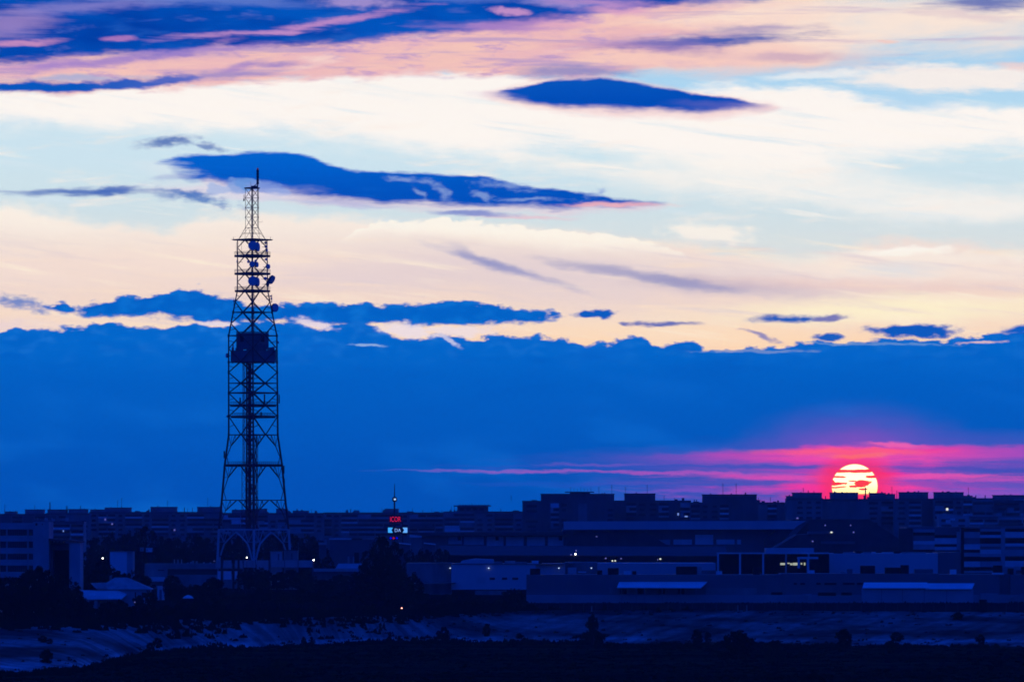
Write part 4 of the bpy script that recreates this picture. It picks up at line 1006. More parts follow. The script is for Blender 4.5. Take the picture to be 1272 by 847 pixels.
# white cube and small containers
Y = 1850.0; t = bld('utility_block', Y, 150, 'tall plain white block rising out of the trees left of the house', 'building')
q = MB(); q.pbox(136.5, 157.5, 685.2, 722, Y, 10); q.build('wall', plast, t); q = MB(); q.pbox(157.5, 165, 685.4, 722, Y+.6, 9); q.build('wall', concl, t)
q = MB(); q.pbox(136, 165.3, 684.6, 685.3, Y-.2, 11); q.build('roof_edge', conc, t)
Y = 2100.0
for (a_, c_, p0, p1, m_, lb) in ((174, 178, 680.2, 684.4, concl, 'small grey cabin, dimmer of the pair among the dark trees'), (181.3, 188.6, 680.8, 685.4, plast, 'small white cabin, brighter of the pair among the dark trees')):
    t = bld('cabin', Y, (a_+c_)/2, lb, 'cabin'); q = MB(); q.pbox(a_, c_, p0, p1, Y, 3); q.build('wall', m_, t); q = MB(); q.pbox(a_+1, c_-1, p1, 725, Y+.8, 1.5); q.build('stilt', black, t)
    q = MB(); q.pbox(a_-.3, c_+.3, p0-.5, p0, Y-.2, 3.4); q.build('roof', m_, t); q = MB(); q.pbox(a_+1, a_+2.2, p0+1.4, p0+3, Y-.08, .06); q.build('window', glass, t)
# flat building left of the tower foot
Y = 2062.0; t = bld('workshop', Y, 225, 'long low flat workshop with a dark window band, left of the tower foot', 'building')
q = MB(); q.pbox(179.5, 300, 699.8, 706.5, Y, 14); q.pbox(179.5, 208, 706.5, 740, Y, 14); q.pbox(208, 300, 713.5, 740, Y+.4, 13); q.build('wall', conc, t)
q = MB(); q.pbox(208, 270, 706.5, 713.5, Y+1.2, 2); q.build('window', glass, t); q = MB(); q.pbox(196, 204, 707, 708.6, Y-.1, .08); q.build('window', glass, t)
q = MB(); q.pbox(180.5, 204, 716.6, 722, Y-6, 5.5); q.build('annex', plast, t)
for k, u in enumerate((216, 220.5, 225)): q = MB(); q.tube((X(u, Y), Y+3, Z(700, Y)), (X(u, Y), Y+3, Z(694.6, Y)), .22, .22, 6); q.build('flue', steelw, t)
q = MB()
for u, h in ((232, 698.5), (236, 697.5), (238.5, 696), (243, 696.5), (252, 698), (260, 698.3)): q.pbox(u, u+2.2, h, 700, Y+3, 1.5)
q.build('rooftop_unit', concl, t)
# small white kiosk
Y = 1700.0; t = bld('kiosk', Y, 200, 'small white box kiosk between the house and the tower', 'kiosk'); q = MB(); q.pbox(195.3, 203.8, 728.2, 745, Y, 2.6); q.build('wall', plast, t)
q = MB(); q.pbox(194.8, 204.3, 727.6, 728.2, Y-.2, 3); q.build('roof', roofl, t); q = MB(); q.pbox(198, 201, 732, 745, Y-.06, .05); q.build('door', conc, t)
t = bld('tarpaulin', 1700.0, 234, 'small pale sheet heap lying in the dark scrub right of the kiosk', 'sheet heap')
q = MB(); q.lathe([(1.9, 0), (1.5, .5), (.8, .9), (.1, 1.1)], (X(233.8, 1600), 1600, Z(742.8, 1600)), n=9); q.build('sheet', plast, t)
t.location = t.location
# the hipped house with its lean-to
Y = 1500.0; t = bld('house', Y, 150, 'small hipped roof house with a white lean-to, in the trees', 'house')
q = MB(); q.pbox(121, 186, 731.4, 764, Y, 9); w = q.build('wall', concl, t)
ev = Z(731.6, Y); rg = Z(717.2, Y)
A = [Vector((X(119.5, Y), Y-.7, ev)), Vector((X(188.5, Y), Y-.7, ev)), Vector((X(188.5, Y), Y+9.7, ev)), Vector((X(119.5, Y), Y+9.7, ev))]
R0, R1 = Vector((X(141, Y), Y+4.5, rg)), Vector((X(157, Y), Y+4.5, rg))
q = MB(); q.add(A+[R0, R1], [(0, 1, 5, 4), (1, 2, 5), (2, 3, 4, 5), (3, 0, 4), (0, 3, 2, 1)]); q.build('roof', tile, t)
q = MB(); q.add([Vector((X(112.5, Y), Y-.2, Z(724, Y))), Vector((X(131, Y), Y-.2, Z(723.6, Y))), Vector((X(131, Y), Y+7, Z(723.6, Y))), Vector((X(112.5, Y), Y+7, Z(724, Y))), Vector((X(120, Y), Y-.9, Z(731.2, Y))), Vector((X(133, Y), Y-.9, Z(731.2, Y)))],
               [(0, 1, 2, 3), (0, 4, 5, 1), (3, 2, 5, 4), (0, 3, 4), (1, 5, 2)]); q.build('porch_roof', tile, t)
q = MB(); q.add([Vector(p) for p in ((X(96, Y), Y-5, Z(744, Y)), (X(146, Y), Y-5, Z(743.2, Y)), (X(157.5, Y), Y-.1, Z(738, Y)), (X(145, Y), Y-.1, Z(732.4, Y)), (X(99, Y), Y-.1, Z(732.4, Y)), (X(96, Y), Y-5, Z(738, Y)))], [(0, 1, 2, 3, 4, 5)])
ln = MB(); v_ = [Vector((X(96, Y), Y-4, Z(744, Y))), Vector((X(152, Y), Y-4, Z(743.4, Y))), Vector((X(158, Y), Y-.1, Z(737.5, Y))), Vector((X(146, Y), Y-.1, Z(732.6, Y))), Vector((X(100, Y), Y-.1, Z(732.6, Y))), Vector((X(95.5, Y), Y-3.0, Z(737, Y)))]
ln.add(v_+[p-Vector((0, -.2, .25)) for p in v_], [(0, 1, 2, 3, 4, 5), (11, 10, 9, 8, 7, 6)]+[(k, 6+k, 6+(k+1) % 6, (k+1) % 6) for k in range(6)]); ln.build('lean_to_roof', plast, t)
q = MB(); q.pbox(98, 120.8, 744, 762, Y-3.4, 3.3); q.build('lean_to_wall', concl, t)
for (a_, c_) in ((101, 107), (111, 117)): q = MB(); q.pbox(a_, c_, 746, 751, Y-3.48, .06); q.build('window', glass, t)
for (a_, c_, p0, p1) in ((167.5, 169, 735, 746), (176, 182, 735.5, 742)): q = MB(); q.pbox(a_, c_, p0, p1, Y-.08, .06); q.build('window', glass, t)
q = MB(); q.pbox(136, 139, 714.5, 722, Y+4, 1); q.build('chimney', conc, t)

# tower compound
Y = 2035.0
t = bld('compound_wall', Y, 330, 'panelled pale wall round the foot of the lattice tower', 'wall')
cells = [(268, 275), (277.5, 287.5), (292, 301), (303, 316.5), (318.8, 333.5), (337, 353), (354.2, 369.5), (371, 388)]
for a_, c_ in cells: q = MB(); q.pbox(a_, c_, 695.6, 704.5 if a_ != 318.8 else 709, Y, .3); q.build('panel', concl, t)
q = MB()
for a_ in (276, 289.5, 302, 317.6, 335, 353.6, 370.2, 388.5): q.pbox(a_-.6, a_+.6, 694.8, 735, Y+.05, .4)
q.build('post', cladk, t)
for (a_, c_) in ((270, 275), (277.5, 287.5), (291.5, 296.5)): q = MB(); q.pbox(a_, c_, 709, 719.5, Y-.1, .3); q.build('panel', plast, t)
for (a_, c_, p0, m_, lb) in ((336, 350.5, 684.6, concl, 'pale equipment room beside the tower foot'), (352.5, 370, 683.6, conc, 'grey equipment room, darker neighbour of the pale one by the tower foot')):
    t = bld('equipment_room', Y+8, (a_+c_)/2, lb, 'building'); q = MB(); q.pbox(a_, c_, p0, 736, Y+2, 6); q.build('wall', m_, t)
    q = MB(); q.pbox(a_-.5, c_+.5, p0-.7, p0, Y+1.7, 6.6); q.build('roof', roofd, t); q = MB(); q.pbox(a_+9, a_+11, p0+3, p0+11, Y+1.9, .08); q.build('door', concd, t)
for i, (px, w_) in enumerate(((275.5, 1.6), (290, 1.5), (296.3, 1.7))):
    t = bld('poplar_post', 1990, px, 'dark thick post standing in front of the compound wall', 'post', 'dark posts left of the tower foot'); t.name = 'post'
    q = MB(); q.tube((X(px, 1990), 1990, 0), (X(px, 1990), 1990, Z(690.5-i*.8, 1990)), w_*.33, w_*.27, 6); q.build('shaft', wood, t); q = MB(); q.box(X(px, 1990)-.8, X(px, 1990)+.8, 1989.6, 1990.4, Z(691, 1990), Z(689.8, 1990)); q.build('cap', wood, t)
# flat depot right of the tower
Y = 2250.0; t = bld('depot', Y, 445, 'dark depot with bright roof edges between the tower and the signs', 'building')
q = MB(); q.pbox(409.5, 479, 670, 740, Y, 20); q.build('wall', cladk, t)
q = MB(); q.pbox(408.5, 436.5, 668.3, 670.0, Y-.8, 2); q.build('roof_edge', roofl, t); q = MB(); q.pbox(450, 472.5, 668.1, 669.3, Y-.8, 2); q.build('roof_edge', roofm, t)
q = MB(); q.pbox(436.5, 450, 668.8, 670, Y-.6, 2); q.build('roof_edge', roofd, t)
for u in (433, 439.5): q = MB(); q.pbox(u-1.2, u+1.2, 691, 699, Y-.1, .08); q.build('door', concl, t)
q = MB(); q.pbox(440, 446, 686, 699, Y-.12, .1); q.build('doorway', black, t)
Y = 2080.0; t = bld('shed', Y, 425, 'low shed with a broad pale roof right of the tower', 'shed')
q = MB(); q.add([Vector(p) for p in ((X(416, Y), Y, Z(706.5, Y)), (X(453, Y), Y, Z(706.5, Y)), (X(448, Y), Y+14, Z(700, Y)), (X(419, Y), Y+14, Z(700, Y)))], [(0, 1, 2, 3)])
q.pbox(416, 453, 706.5, 707.2, Y, 14); q.build('roof', roofm, t); q = MB(); q.pbox(389, 452, 705.8, 709.8, Y-1, .8); q.build('fascia', concl, t); q = MB(); q.pbox(390, 452, 709.8, 735, Y, 13); q.build('wall', concd, t)
t = bld('garage', 2240, 402, 'tiny pale roofed garage left of the depot', 'garage'); q = MB(); q.pbox(395.5, 405.5, 673.5, 676.5, 2240, 5); q.pbox(403.5, 405.5, 669.5, 673.5, 2240, 5); q.build('wall', concl, t); q = MB(); q.pbox(396, 405, 676.5, 728, 2240.5, 4); q.build('base', concd, t)
for (a_, c_, lb) in ((495, 510, 'narrow shed with a bright sloping roof edge, nearer the sign pylon'), (526.5, 541, 'narrow shed with a bright sloping roof edge, farther right of the sign pylon')):
    Y = 2260.0; t = bld('roof_shed', Y, (a_+c_)/2, lb, 'shed'); q = MB(); q.prism([(X(a_, Y), Z(673.8, Y)), (X(c_, Y), Z(675.4, Y)), (X(c_, Y), Z(676.6, Y)), (X(a_, Y), Z(675.0, Y))], Y-1, Y+8); q.build('roof', roofl, t)
    q = MB(); q.prism([(X(a_+.5, Y), Z(675.1, Y)), (X(c_-.3, Y), Z(676.6, Y)), (X(c_-.3, Y), 0), (X(a_+.5, Y), 0)], Y, Y+7); q.build('wall', cladk, t)

# ------------------------------------------------------------------ the long halls, centre and right
Y = 2460.0; t = bld('sports_hall', Y, 830, 'huge dark hall with a pale flat fascia and slanted flanks under the skyline', 'hall')
q = MB(); q.prism([(X(985, Y), Z(644.6, Y)), (X(1079, Y), Z(644.6, Y)), (X(1112, Y), Z(666, Y)), (X(1134, Y), Z(684, Y)), (X(1134, Y), 0), (X(950, Y), 0), (X(950, Y), Z(668, Y))], Y-3.5, Y+60)
q.build('roof_truss', roofd, t)
q = MB(); q.pbox(700, 960, 657.5, 720, Y+2, 60); q.build('wall', cladk, t)
q = MB(); q.prism([(X(700, Y), Z(647.3, Y)), (X(1001, Y), Z(646.6, Y)), (X(990.5, Y), Z(652.5, Y)), (X(985, Y), Z(657, Y)), (X(700, Y), Z(657.6, Y))], Y-6, Y-4); q.build('fascia', cladd, t)
q = MB(); q.prism([(X(700, Y), Z(647.5, Y)), (X(985, Y), Z(646.9, Y)), (X(985, Y), Z(648, Y)), (X(700, Y), Z(648, Y))], Y-3.9, Y+50); q.build('roof', roofd, t)
q = MB(); q.prism([(X(985, Y), Z(657.4, Y)), (X(1001, Y), Z(646.8, Y)), (X(1004, Y), Z(647, Y)), (X(968, Y), Z(684, Y)), (X(962, Y), Z(684, Y))], Y-5, Y-3.9); q.build('brace_edge', cladk, t)
q = MB(); q.prism([(X(480, Y), Z(661, Y)), (X(702, Y), Z(660, Y)), (X(702, Y), Z(664.6, Y)), (X(524, Y), Z(665.2, Y))], Y-4, Y+40); q.build('side_roof', roofd, t)
q = MB(); q.pbox(524, 556, 665, 720, Y+1, 30); q.pbox(556, 712, 664.8, 720, Y+4, 30); q.build('wall', cladk, t)
cells = [(556.5, 574), (576, 601), (604.5, 625.5), (628.5, 650.5), (654.5, 677), (680.5, 702.5), (705, 711.5)]
for k, (a_, c_) in enumerate(cells): q = MB(); q.pbox(a_, c_, 666 if k not in (0,) else 666.3, 677.6 if k > 1 else 675.6+k, Y+3.2, .6); q.build('wall_panel', plast, t)
q = MB()
for u in (570.5, 617.5, 696.3): q.pbox(u-2, u+2, 665.8, 670.8, Y+2.7, .3)
q.build('vent', black, t)
cells = [(819, 832.5, 670.2, 676.2), (836.5, 859.5, 669.8, 676.2), (863.5, 886, 663.8, 676.2), (890, 912.5, 669.8, 675.8), (915.5, 920.5, 669.8, 675.8)]
for k, (a_, c_, p0, p1) in enumerate(cells):
    q = MB()
    if k == 0: q.prism([(X(818, Y), Z(p0, Y)), (X(c_, Y), Z(p0, Y)), (X(c_, Y), Z(p1, Y)), (X(826, Y), Z(p1, Y))], Y+1.2, Y+1.7)
    else: q.pbox(a_, c_, p0, p1, Y+1.2, .5)
    q.build('wall_panel', plast if k else cladd, t)
# curved lower roof between the panels
q = MB(); q.prism([(X(712, Y), Z(663, Y)), (X(722, Y), Z(660, Y)), (X(800, Y), Z(659.6, Y)), (X(814, Y), Z(668, Y)), (X(836, Y), Z(681, Y)), (X(836, Y), 0), (X(700, Y), 0), (X(700, Y), Z(683, Y))], Y-2.5, Y+.9); q.build('stair_drum', roofd, t)
for u, v in ((741, 666.2),): q = MB(); q.pbox(u-1, u+1, v-.5, v+.5, Y-2.7, .12); q.build('window', litd, t)
Y = 2380.0; t = bld('loading_deck', Y, 700, 'broad dark sloping deck roof in front of the huge hall', 'building')
q = MB(); q.add([Vector(p) for p in ((X(545, Y), Y, Z(689, Y)), (X(905, Y), Y, Z(690, Y)), (X(905, Y), Y+40, Z(679.5, Y)), (X(545, Y), Y+40, Z(678, Y)), (X(545, Y), Y, Z(690.2, Y)), (X(905, Y), Y, Z(691.2, Y)), (X(905, Y), Y+40, Z(682, Y)), (X(545, Y), Y+40, Z(682, Y)))],
               [(0, 1, 2, 3), (7, 6, 5, 4), (0, 4, 5, 1), (1, 5, 6, 2), (2, 6, 7, 3), (3, 7, 4, 0)]); q.build('roof', roofd, t)
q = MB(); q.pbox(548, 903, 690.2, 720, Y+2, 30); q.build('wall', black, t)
for (a_, c_) in ((706.2, 711.5), (712.7, 717), ): pass
for (u, v, w_, m_) in ((714.8, 688.0, .6, lampw), (709.3, 688.8, .45, litd), (715.5, 683.6, .45, litd), (752.3, 693.3, .7, litd), (760.7, 696.4, .55, litw), (764.2, 696.4, .55, litw), (771.5, 693.6, .5, litd), (820.2, 694.1, .75, litw), (817, 695, .3, litd)):
    q = MB(); q.lathe([(.1, -.3), (w_*.62, -.15), (w_*.62, .25), (.1, .4)], (X(u, Y-1), Y-1, Z(v, Y-1)), n=8); q.build('lamp', m_, t)
# right flank roofs
Y = 2330.0; t = bld('ramp_roof', Y, 1060, 'dark stepped roof with a few small lights, right of the huge hall', 'building')
q = MB(); q.prism([(X(958, Y), Z(683, Y)), (X(990, Y), Z(664, Y)), (X(1032, Y), Z(661.5, Y)), (X(1096, Y), Z(668, Y)), (X(1126, Y), Z(686, Y)), (X(1126, Y), 0), (X(958, Y), 0)], Y, Y+30); q.build('roof', roofd, t)
q = MB(); q.pbox(1004, 1036, 659.8, 663, Y-1, 6); q.pbox(1020, 1062, 672, 675.5, Y-1, 4); q.build('step', cladk, t)
for (u, v, w_, m_) in ((1032.8, 661.0, .8, litw), (1060.3, 661.0, .6, litd), (1009.4, 672.2, .65, litd), (1025, 652.4, .45, litd), (1056.6, 652.4, .4, litd), (990.5, 643.5, .9, litd)):
    q = MB(); yy = Y-1.4; q.lathe([(.1, -.3), (w_*.6, -.15), (w_*.6, .25), (.1, .4)], (X(u, yy), yy, Z(v, yy)), n=8); q.build('lamp', m_, t)
q = MB(); q.pbox(1118, 1126.5, 668.2, 674.5, Y-.5, 2); q.build('window', concl, t)

# white hall with roof clutter
Y = 1900.0; t = bld('market_hall', Y, 640, 'long white windowless hall with wall lamps, in the centre', 'hall')
q = MB(); q.pbox(505, 560.5, 699.2, 740, Y+3, 30); q.build('wall', conc, t)
q = MB(); q.pbox(560.5, 666, 700.6, 732, Y, 30); q.build('wall', mat('blue_grey_cladding', (.47, .47, .48), .6, .05, .12, stretch=(1, 1, .2)), t)
q = MB(); q.pbox(666, 702, 700.8, 740, Y+2, 30); q.build('wall', mat('blue_grey_cladding', (.47, .47, .48)), t)
q = MB(); q.pbox(702, 742, 698, 740, Y+6, 20); q.build('wall', concl if False else conc, t); q = MB(); q.pbox(742, 889, 699.2, 740, Y+3, 30); q.build('wall', cladd, t)
q = MB(); q.pbox(560, 702, 699.8, 700.6, Y-.4, 30); q.pbox(535, 560, 698.9, 699.5, Y+2.6, 2); q.build('roof_edge', cladk, t)
for (u, w_) in ((611.5, 3.3), (626.8, 3.2), (640, 3.6)): q = MB(); q.pbox(u-w_, u+w_, 717, 719.8, Y-.1, .08); q.build('window', glass, t)
q = MB(); q.pbox(592, 603, 716.5, 724, Y-.08, .06); q.build('door', cladd, t)
q = MB(); q.prism([(X(571, Y), Z(699.8, Y)), (X(573, Y), Z(696.8, Y)), (X(590, Y), Z(693.8, Y)), (X(613, Y), Z(695, Y)), (X(614, Y), Z(699.8, Y))], Y+4, Y+20); q.build('skylight', cladd, t)
for (a_, c_, p0, m_) in ((614, 624, 697.2, conc), (627, 640, 696.4, concl), (640, 655, 697.6, conc), (660.5, 669, 696.2, plast), (669, 673, 697, black), (706, 712, 698, conc)): q = MB(); q.pbox(a_, c_, p0, 699.9, Y+3, 5); q.build('rooftop_unit', m_, t)
for u in (559.2, 607, 694.2, 734.6):
    q = MB(); yy = Y-.5 if u > 560 else Y+2.5; q.lathe([(.08, -.2), (.25, -.1), (.25, .15), (.08, .2)], (X(u, yy), yy, Z(705.3, yy)), n=8); q.build('wall_lamp', mat('wall_lamp_light', (1, 1, 1), emit=((.6, .8, 1.0), 1.2)), t)
q = MB(); q.pbox(705.5, 716, 704.8, 712.5, Y-2, 3); q.build('cabinet', cladd, t); q = MB(); q.pbox(718, 728, 709.6, 711, Y-2, 3); q.build('canopy', plast, t)
# lower foreground parts of the hall: loading apron
q = MB(); q.pbox(590, 640, 733.5, 742.5, Y-6, 3); q.build('apron_wall', conc, t)
q = MB(); q.add([Vector(p) for p in ((X(505, Y), Y-4, Z(725, Y)), (X(566, Y), Y-4, Z(723.4, Y)), (X(566, Y), Y+2, Z(722.6, Y)), (X(505, Y), Y+2, Z(724, Y)))], [(0, 1, 2, 3)]); q.build('gutter', cladk, t)

# long dark front building
Y = 1660.0; t = bld('long_depot', Y, 900, 'very long dark two storey building along the top of the bank', 'building')
D0 = mat('dark_render', (.15, .15, .16), .85, .12, .1)
q = MB(); q.pbox(654, 970, 713.6, 738.5, Y, 18); q.pbox(970, 1166, 712.2, 738.5, Y+.7, 18); q.pbox(1166, 1242, 713.2, 738.5, Y+.2, 18); q.pbox(1242, 1255, 712.6, 738.5, Y+3, 12); q.pbox(1255, 1330, 713.5, 738.5, Y+.4, 18); q.build('wall', D0, t)
q = MB(); q.pbox(654, 977, 738.5, 757, Y-1.2, 18); q.pbox(977, 1330, 738.5, 757, Y-.6, 18); q.build('plinth_wall', mat('mid_render', (.28, .28, .29), .85, .15, .1), t)
for (a_, c_, p0, p1) in ((772, 816, 727.5, 738), (818, 870, 727.5, 738), (877, 940, 730, 738.2), (757, 768, 730, 737.8)): q = MB(); q.pbox(a_, c_, p0, p1, Y-.5, .5); q.build('wall_panel', D0 if a_ in (818,) else conc, t)
q = MB(); q.prism([(X(764, Y), Z(725, Y)), (X(769, Y), Z(722.4, Y)), (X(879, Y), Z(722.4, Y)), (X(871.5, Y), Z(729.4, Y)), (X(768, Y), Z(729, Y))], Y-5, Y-4.6)
v_ = [Vector((X(766, Y), Y-5, Z(728.8, Y))), Vector((X(870, Y), Y-5, Z(729.2, Y))), Vector((X(878.5, Y), Y-.1, Z(722.2, Y))), Vector((X(769, Y), Y-.1, Z(722.4, Y)))]
q = MB(); q.add(v_+[p-Vector((0, 0, .25)) for p in v_], [(0, 1, 2, 3), (7, 6, 5, 4), (0, 4, 5, 1), (1, 5, 6, 2), (2, 6, 7, 3), (3, 7, 4, 0)]); q.build('canopy', roofl, t)
for u in (772, 790, 800, 822, 845, 864): q = MB(); q.tube((X(u, Y), Y-4.6, Z(757, Y)), (X(u, Y), Y-4.6, Z(729.4, Y)), .14); q.build('canopy_post', conc, t)
for u in (774.5, 796, 822, 846): q = MB(); q.pbox(u-4, u+4, 730, 737.5, Y-.62, .1); q.build('doorway', black, t)
for (a_, c_, p0, p1) in ((1014, 1019.5, 723.4, 726), (1024, 1039, 723.6, 726.2), (1047, 1061.5, 723.4, 726), (1064.5, 1072, 723.4, 726), (986, 990, 723.6, 726), (994, 1000, 723.6, 726), (1016, 1038.5, 735.5, 739.5), (1045, 1058, 735.5, 739), (958, 972, 735.3, 739.4)):
    q = MB(); q.pbox(a_, c_, p0, p1, Y+(-.75 if p1 > 738 else .6), .12); q.build('window', black, t)
q = MB(); q.pbox(996.5, 1008, 737.5, 739.8, Y-.9, .4); q.pbox(1003.5, 1008, 739.8, 745, Y-.9, .4); q.build('porch', concl, t)
q = MB(); q.pbox(1218, 1240, 736.5, 748, Y-1.6, .4); q.build('wall_panel', mat('mid_render', (.28, .28, .29)), t); q = MB(); q.prism([(X(1254, Y), Z(742.5, Y)), (X(1272, Y), Z(736, Y)), (X(1330, Y), Z(733, Y)), (X(1330, Y), Z(749, Y)), (X(1254, Y), Z(749, Y))], Y-2, Y-1.7); q.build('wall_panel', conc, t)
# rooftop plant of the long building
for k, (a_, c_, p0, p1, yy, m_) in enumerate(((658.5, 671, 706, 715, 4, black), (755, 768.5, 705.3, 714.6, 4, black), (785.5, 790.5, 709, 713.4, 6, black), (840, 866, 703.4, 712.3, 8, black), (871.5, 889, 708, 713, 3, cladk), (866, 871.5, 703.6, 713, 7, concl), (935.5, 944, 704.5, 714, 4, black), (775, 783.5, 709, 711, 5, plast), (889.5, 897, 709, 711.6, 3, plast),
        (1052.5, 1059, 706.4, 711.5, 3, cladk), (1069, 1087, 702.3, 710.6, 4, black), (1099.5, 1120, 704.6, 710.6, 4, black), (1119, 1129, 701.6, 713.2, 3, black), (1136, 1159, 706.5, 711.5, 6, cladk), (1180.5, 1188, 707.2, 709.2, 4, roofl), (1234, 1245, 702, 711, 4, black), (1245, 1262, 704.4, 710.5, 6, concl), (1252, 1259, 705.6, 708.8, 5.5, black), (1233, 1247, 711, 713.4, 2, plast), (1269, 1285, 704, 712, 4, black), (1005, 1012, 708, 710.8, 3, plast), (1044, 1050, 709.5, 711.3, 6, roofm), (742, 748, 708, 712.8, 5, black))):
    q = MB(); q.pbox(a_, c_, p0, p1 if p1 > 712.9 else 714.5, Y+yy, 2.2); q.build('rooftop_unit', m_, t)

# pale roofed shed in front on the right
Y = 1640.0; t = bld('roadside_shed', Y, 1142, 'long shed with a bright sloping roof in two lengths, right side', 'shed')
for (a_, c_, p0, p1, m_) in ((1072, 1154, 723.4, 729.6, roofl), (1149.5, 1213, 724.4, 730.7, mat('pale_sheet_roof_older', (.66, .66, .66), .5, .12, .2))):
    v_ = [Vector((X(a_-1 if a_ < 1100 else a_, Y), Y-1, Z(p1, Y))), Vector((X(c_-6 if c_ > 1200 else c_, Y), Y-1, Z(p1, Y))), Vector((X(c_, Y), Y+7, Z(p0, Y))), Vector((X(a_+3, Y), Y+7, Z(p0, Y)))]
    q = MB(); q.add(v_+[p-Vector((0, 0, .25)) for p in v_], [(0, 1, 2, 3), (7, 6, 5, 4), (0, 4, 5, 1), (1, 5, 6, 2), (2, 6, 7, 3), (3, 7, 4, 0)]); q.build('roof', m_, t)
q = MB(); q.pbox(1072, 1209, 730.6, 756, Y, 6.5); q.build('wall', mat('shed_wall', (.34, .34, .35), .8, .12, .12), t)
for u in (1095, 1121, 1148, 1176): q = MB(); q.pbox(u-.25, u+.25, 731, 756, Y-.08, .06); q.build('seam', concd, t)
# frame building with lit counter
Y = 1800.0; t = bld('pavilion', Y, 955, 'open white framed pavilion with a lit interior', 'pavilion')
q = MB(); q.pbox(890.5, 1030, 686.0, 687.6, Y, 1.2); q.build('beam', plast, t)
for u in (892, 919.3, 948, 976.3, 1004.5): q = MB(); q.pbox(u-1.1, u+1.1, 687.6, 724, Y+.1, .8); q.build('post', plast if u < 960 else concl, t)
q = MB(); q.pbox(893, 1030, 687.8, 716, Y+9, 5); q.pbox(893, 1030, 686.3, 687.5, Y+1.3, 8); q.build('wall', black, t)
q = MB(); q.pbox(951, 1011, 680.6, 686.0, Y+2, 9); q.build('roof_box', cladd, t)
q = MB(); q.pbox(990.8, 1016.5, 691.4, 694.0, Y-3, 3.0); q.pbox(990.8, 993.6, 694, 705.5, Y-3, .5); q.pbox(1002.2, 1005.2, 694, 712, Y-3, .5); q.build('porch_frame', plast, t)
q = MB(); q.pbox(1005.2, 1016.5, 695, 704, Y-2.6, .3); q.build('doorway', black, t)
ly = mat('yellow_counter_light', (1, 1, .7), emit=((.50, .54, .30), .8))
for (a_, c_, p0, p1) in ((969.3, 975.2, 698.9, 701.5), (978.2, 981, 698.6, 700), (981.5, 984.5, 699.2, 701.6), (985, 990.6, 698.6, 701.8), (994.6, 996.6, 698.8, 700.8), (998.6, 1000.4, 698.4, 701.8)): q = MB(); q.pbox(a_, c_, p0, p1, Y+3, .3); q.build('lit_window', ly, t)
# white hall right
Y = 1820.0; t = bld('white_hall', Y, 1090, 'plain white flat roofed hall between the pavilion and the parking building', 'hall')
q = MB(); q.pbox(1017, 1165, 687.2, 724, Y, 24); q.build('wall', mat('blue_grey_cladding', (.47, .47, .48)), t)
q = MB(); q.pbox(1165, 1193.5, 685.6, 724, Y+1, 24); q.build('side_wall', cladk, t)
for (a_, c_, p0) in ((1048, 1063, 685.6), (1073, 1082, 685.7), (1083.5, 1088, 685.2), (1096, 1110, 685.7), (1121, 1150, 685.6)): q = MB(); q.pbox(a_, c_, p0, 687.3, Y+1, 4); q.build('rooftop_unit', plast if a_ in (1083.5, 1096) else roofm, t)
for (a_, c_, p0) in ((1036, 1047, 685.6), (1062, 1070, 684.2), (1110, 1118, 684.3)): q = MB(); q.pbox(a_, c_, p0, 687.3, Y+3, 4); q.build('rooftop_unit', black, t)
# striped parking building
Y = 2000.0; t = bld('parking_building', Y, 1210, 'parking building faced with offset pale and dark horizontal slats, right edge', 'parking building')
q = MB(); q.pbox(1126.5, 1330, 654, 735, Y+1.5, 40); q.build('wall', cladk, t)
q = MB(); q.pbox(1116.5, 1133.5, 656, 735, Y+.3, 1); q.build('pier', roofd, t)  # dark pier, widened leftwards to cover the brightly lit side wall
shade = {'l': mat('slat_pale', (.56, .56, .57), .6, .1, .3), 'm': mat('slat_mid', (.33, .33, .34), .6, .12, .3), 'd': cladk, 'k': black}
colsP = [(1134.5, 1161, [(655.5, 657, 'd'), (657, 661, 'm'), (661, 664.8, 'k'), (664.8, 671.5, 'd'), (671.5, 676, 'l'), (676, 682.5, 'm'), (682.5, 684.6, 'k')]),
         (1161, 1188.5, [(655.5, 664.2, 'd'), (664.2, 668, 'k'), (668, 675.6, 'l'), (675.6, 678.8, 'k'), (678.8, 683, 'l')]),
         (1188.5, 1192.5, [(660, 683, 'm')]),
         (1197.5, 1217.5, [(656, 660, 'k'), (660.5, 668, 'm'), (668, 675.5, 'd'), (675.5, 682.5, 'l'), (682.5, 686, 'k'), (686, 691, 'm'), (691.5, 696.5, 'k'), (697, 704, 'l'), (704, 708.5, 'k'), (708.5, 711.5, 'm')]),
         (1217.5, 1243.5, [(656.8, 660, 'm'), (660, 663.8, 'k'), (664, 667.8, 'l'), (668, 675, 'k'), (675, 678.5, 'm'), (678.5, 682.2, 'd'), (682.2, 688, 'l'), (688, 691.5, 'm'), (691.5, 696.5, 'k'), (697, 704, 'm'), (704, 708.5, 'k'), (708.5, 711.5, 'm')]),
         (1248.5, 1290, [(656.5, 660, 'k'), (660.3, 667.8, 'l'), (668, 674.5, 'k'), (674.6, 678.4, 'l'), (678.4, 682.4, 'd'), (682.4, 690.5, 'm'), (691.5, 696, 'k'), (696.2, 703.5, 'l'), (703.5, 708, 'm')])]
for a_, c_, L in colsP:
    for p0, p1, s_ in L:
        q = MB(); q.pbox(a_+.05, c_-.05, p0+.06, p1-.06, Y+(.9 if s_ == 'k' else .3+.1*'lmd'.index(s_)), .5); q.build('slat_panel', shade[s_], t)
q = MB(); q.pbox(1243.5, 1248.5, 655.6, 735, Y+.2, 1); q.pbox(1192.6, 1193.5, 656, 712, Y-.3, 1); q.build('pier', shade['m'], t); q = MB(); q.pbox(1193.5, 1197.4, 655, 735, Y+.3, 1); q.build('pier', black, t)

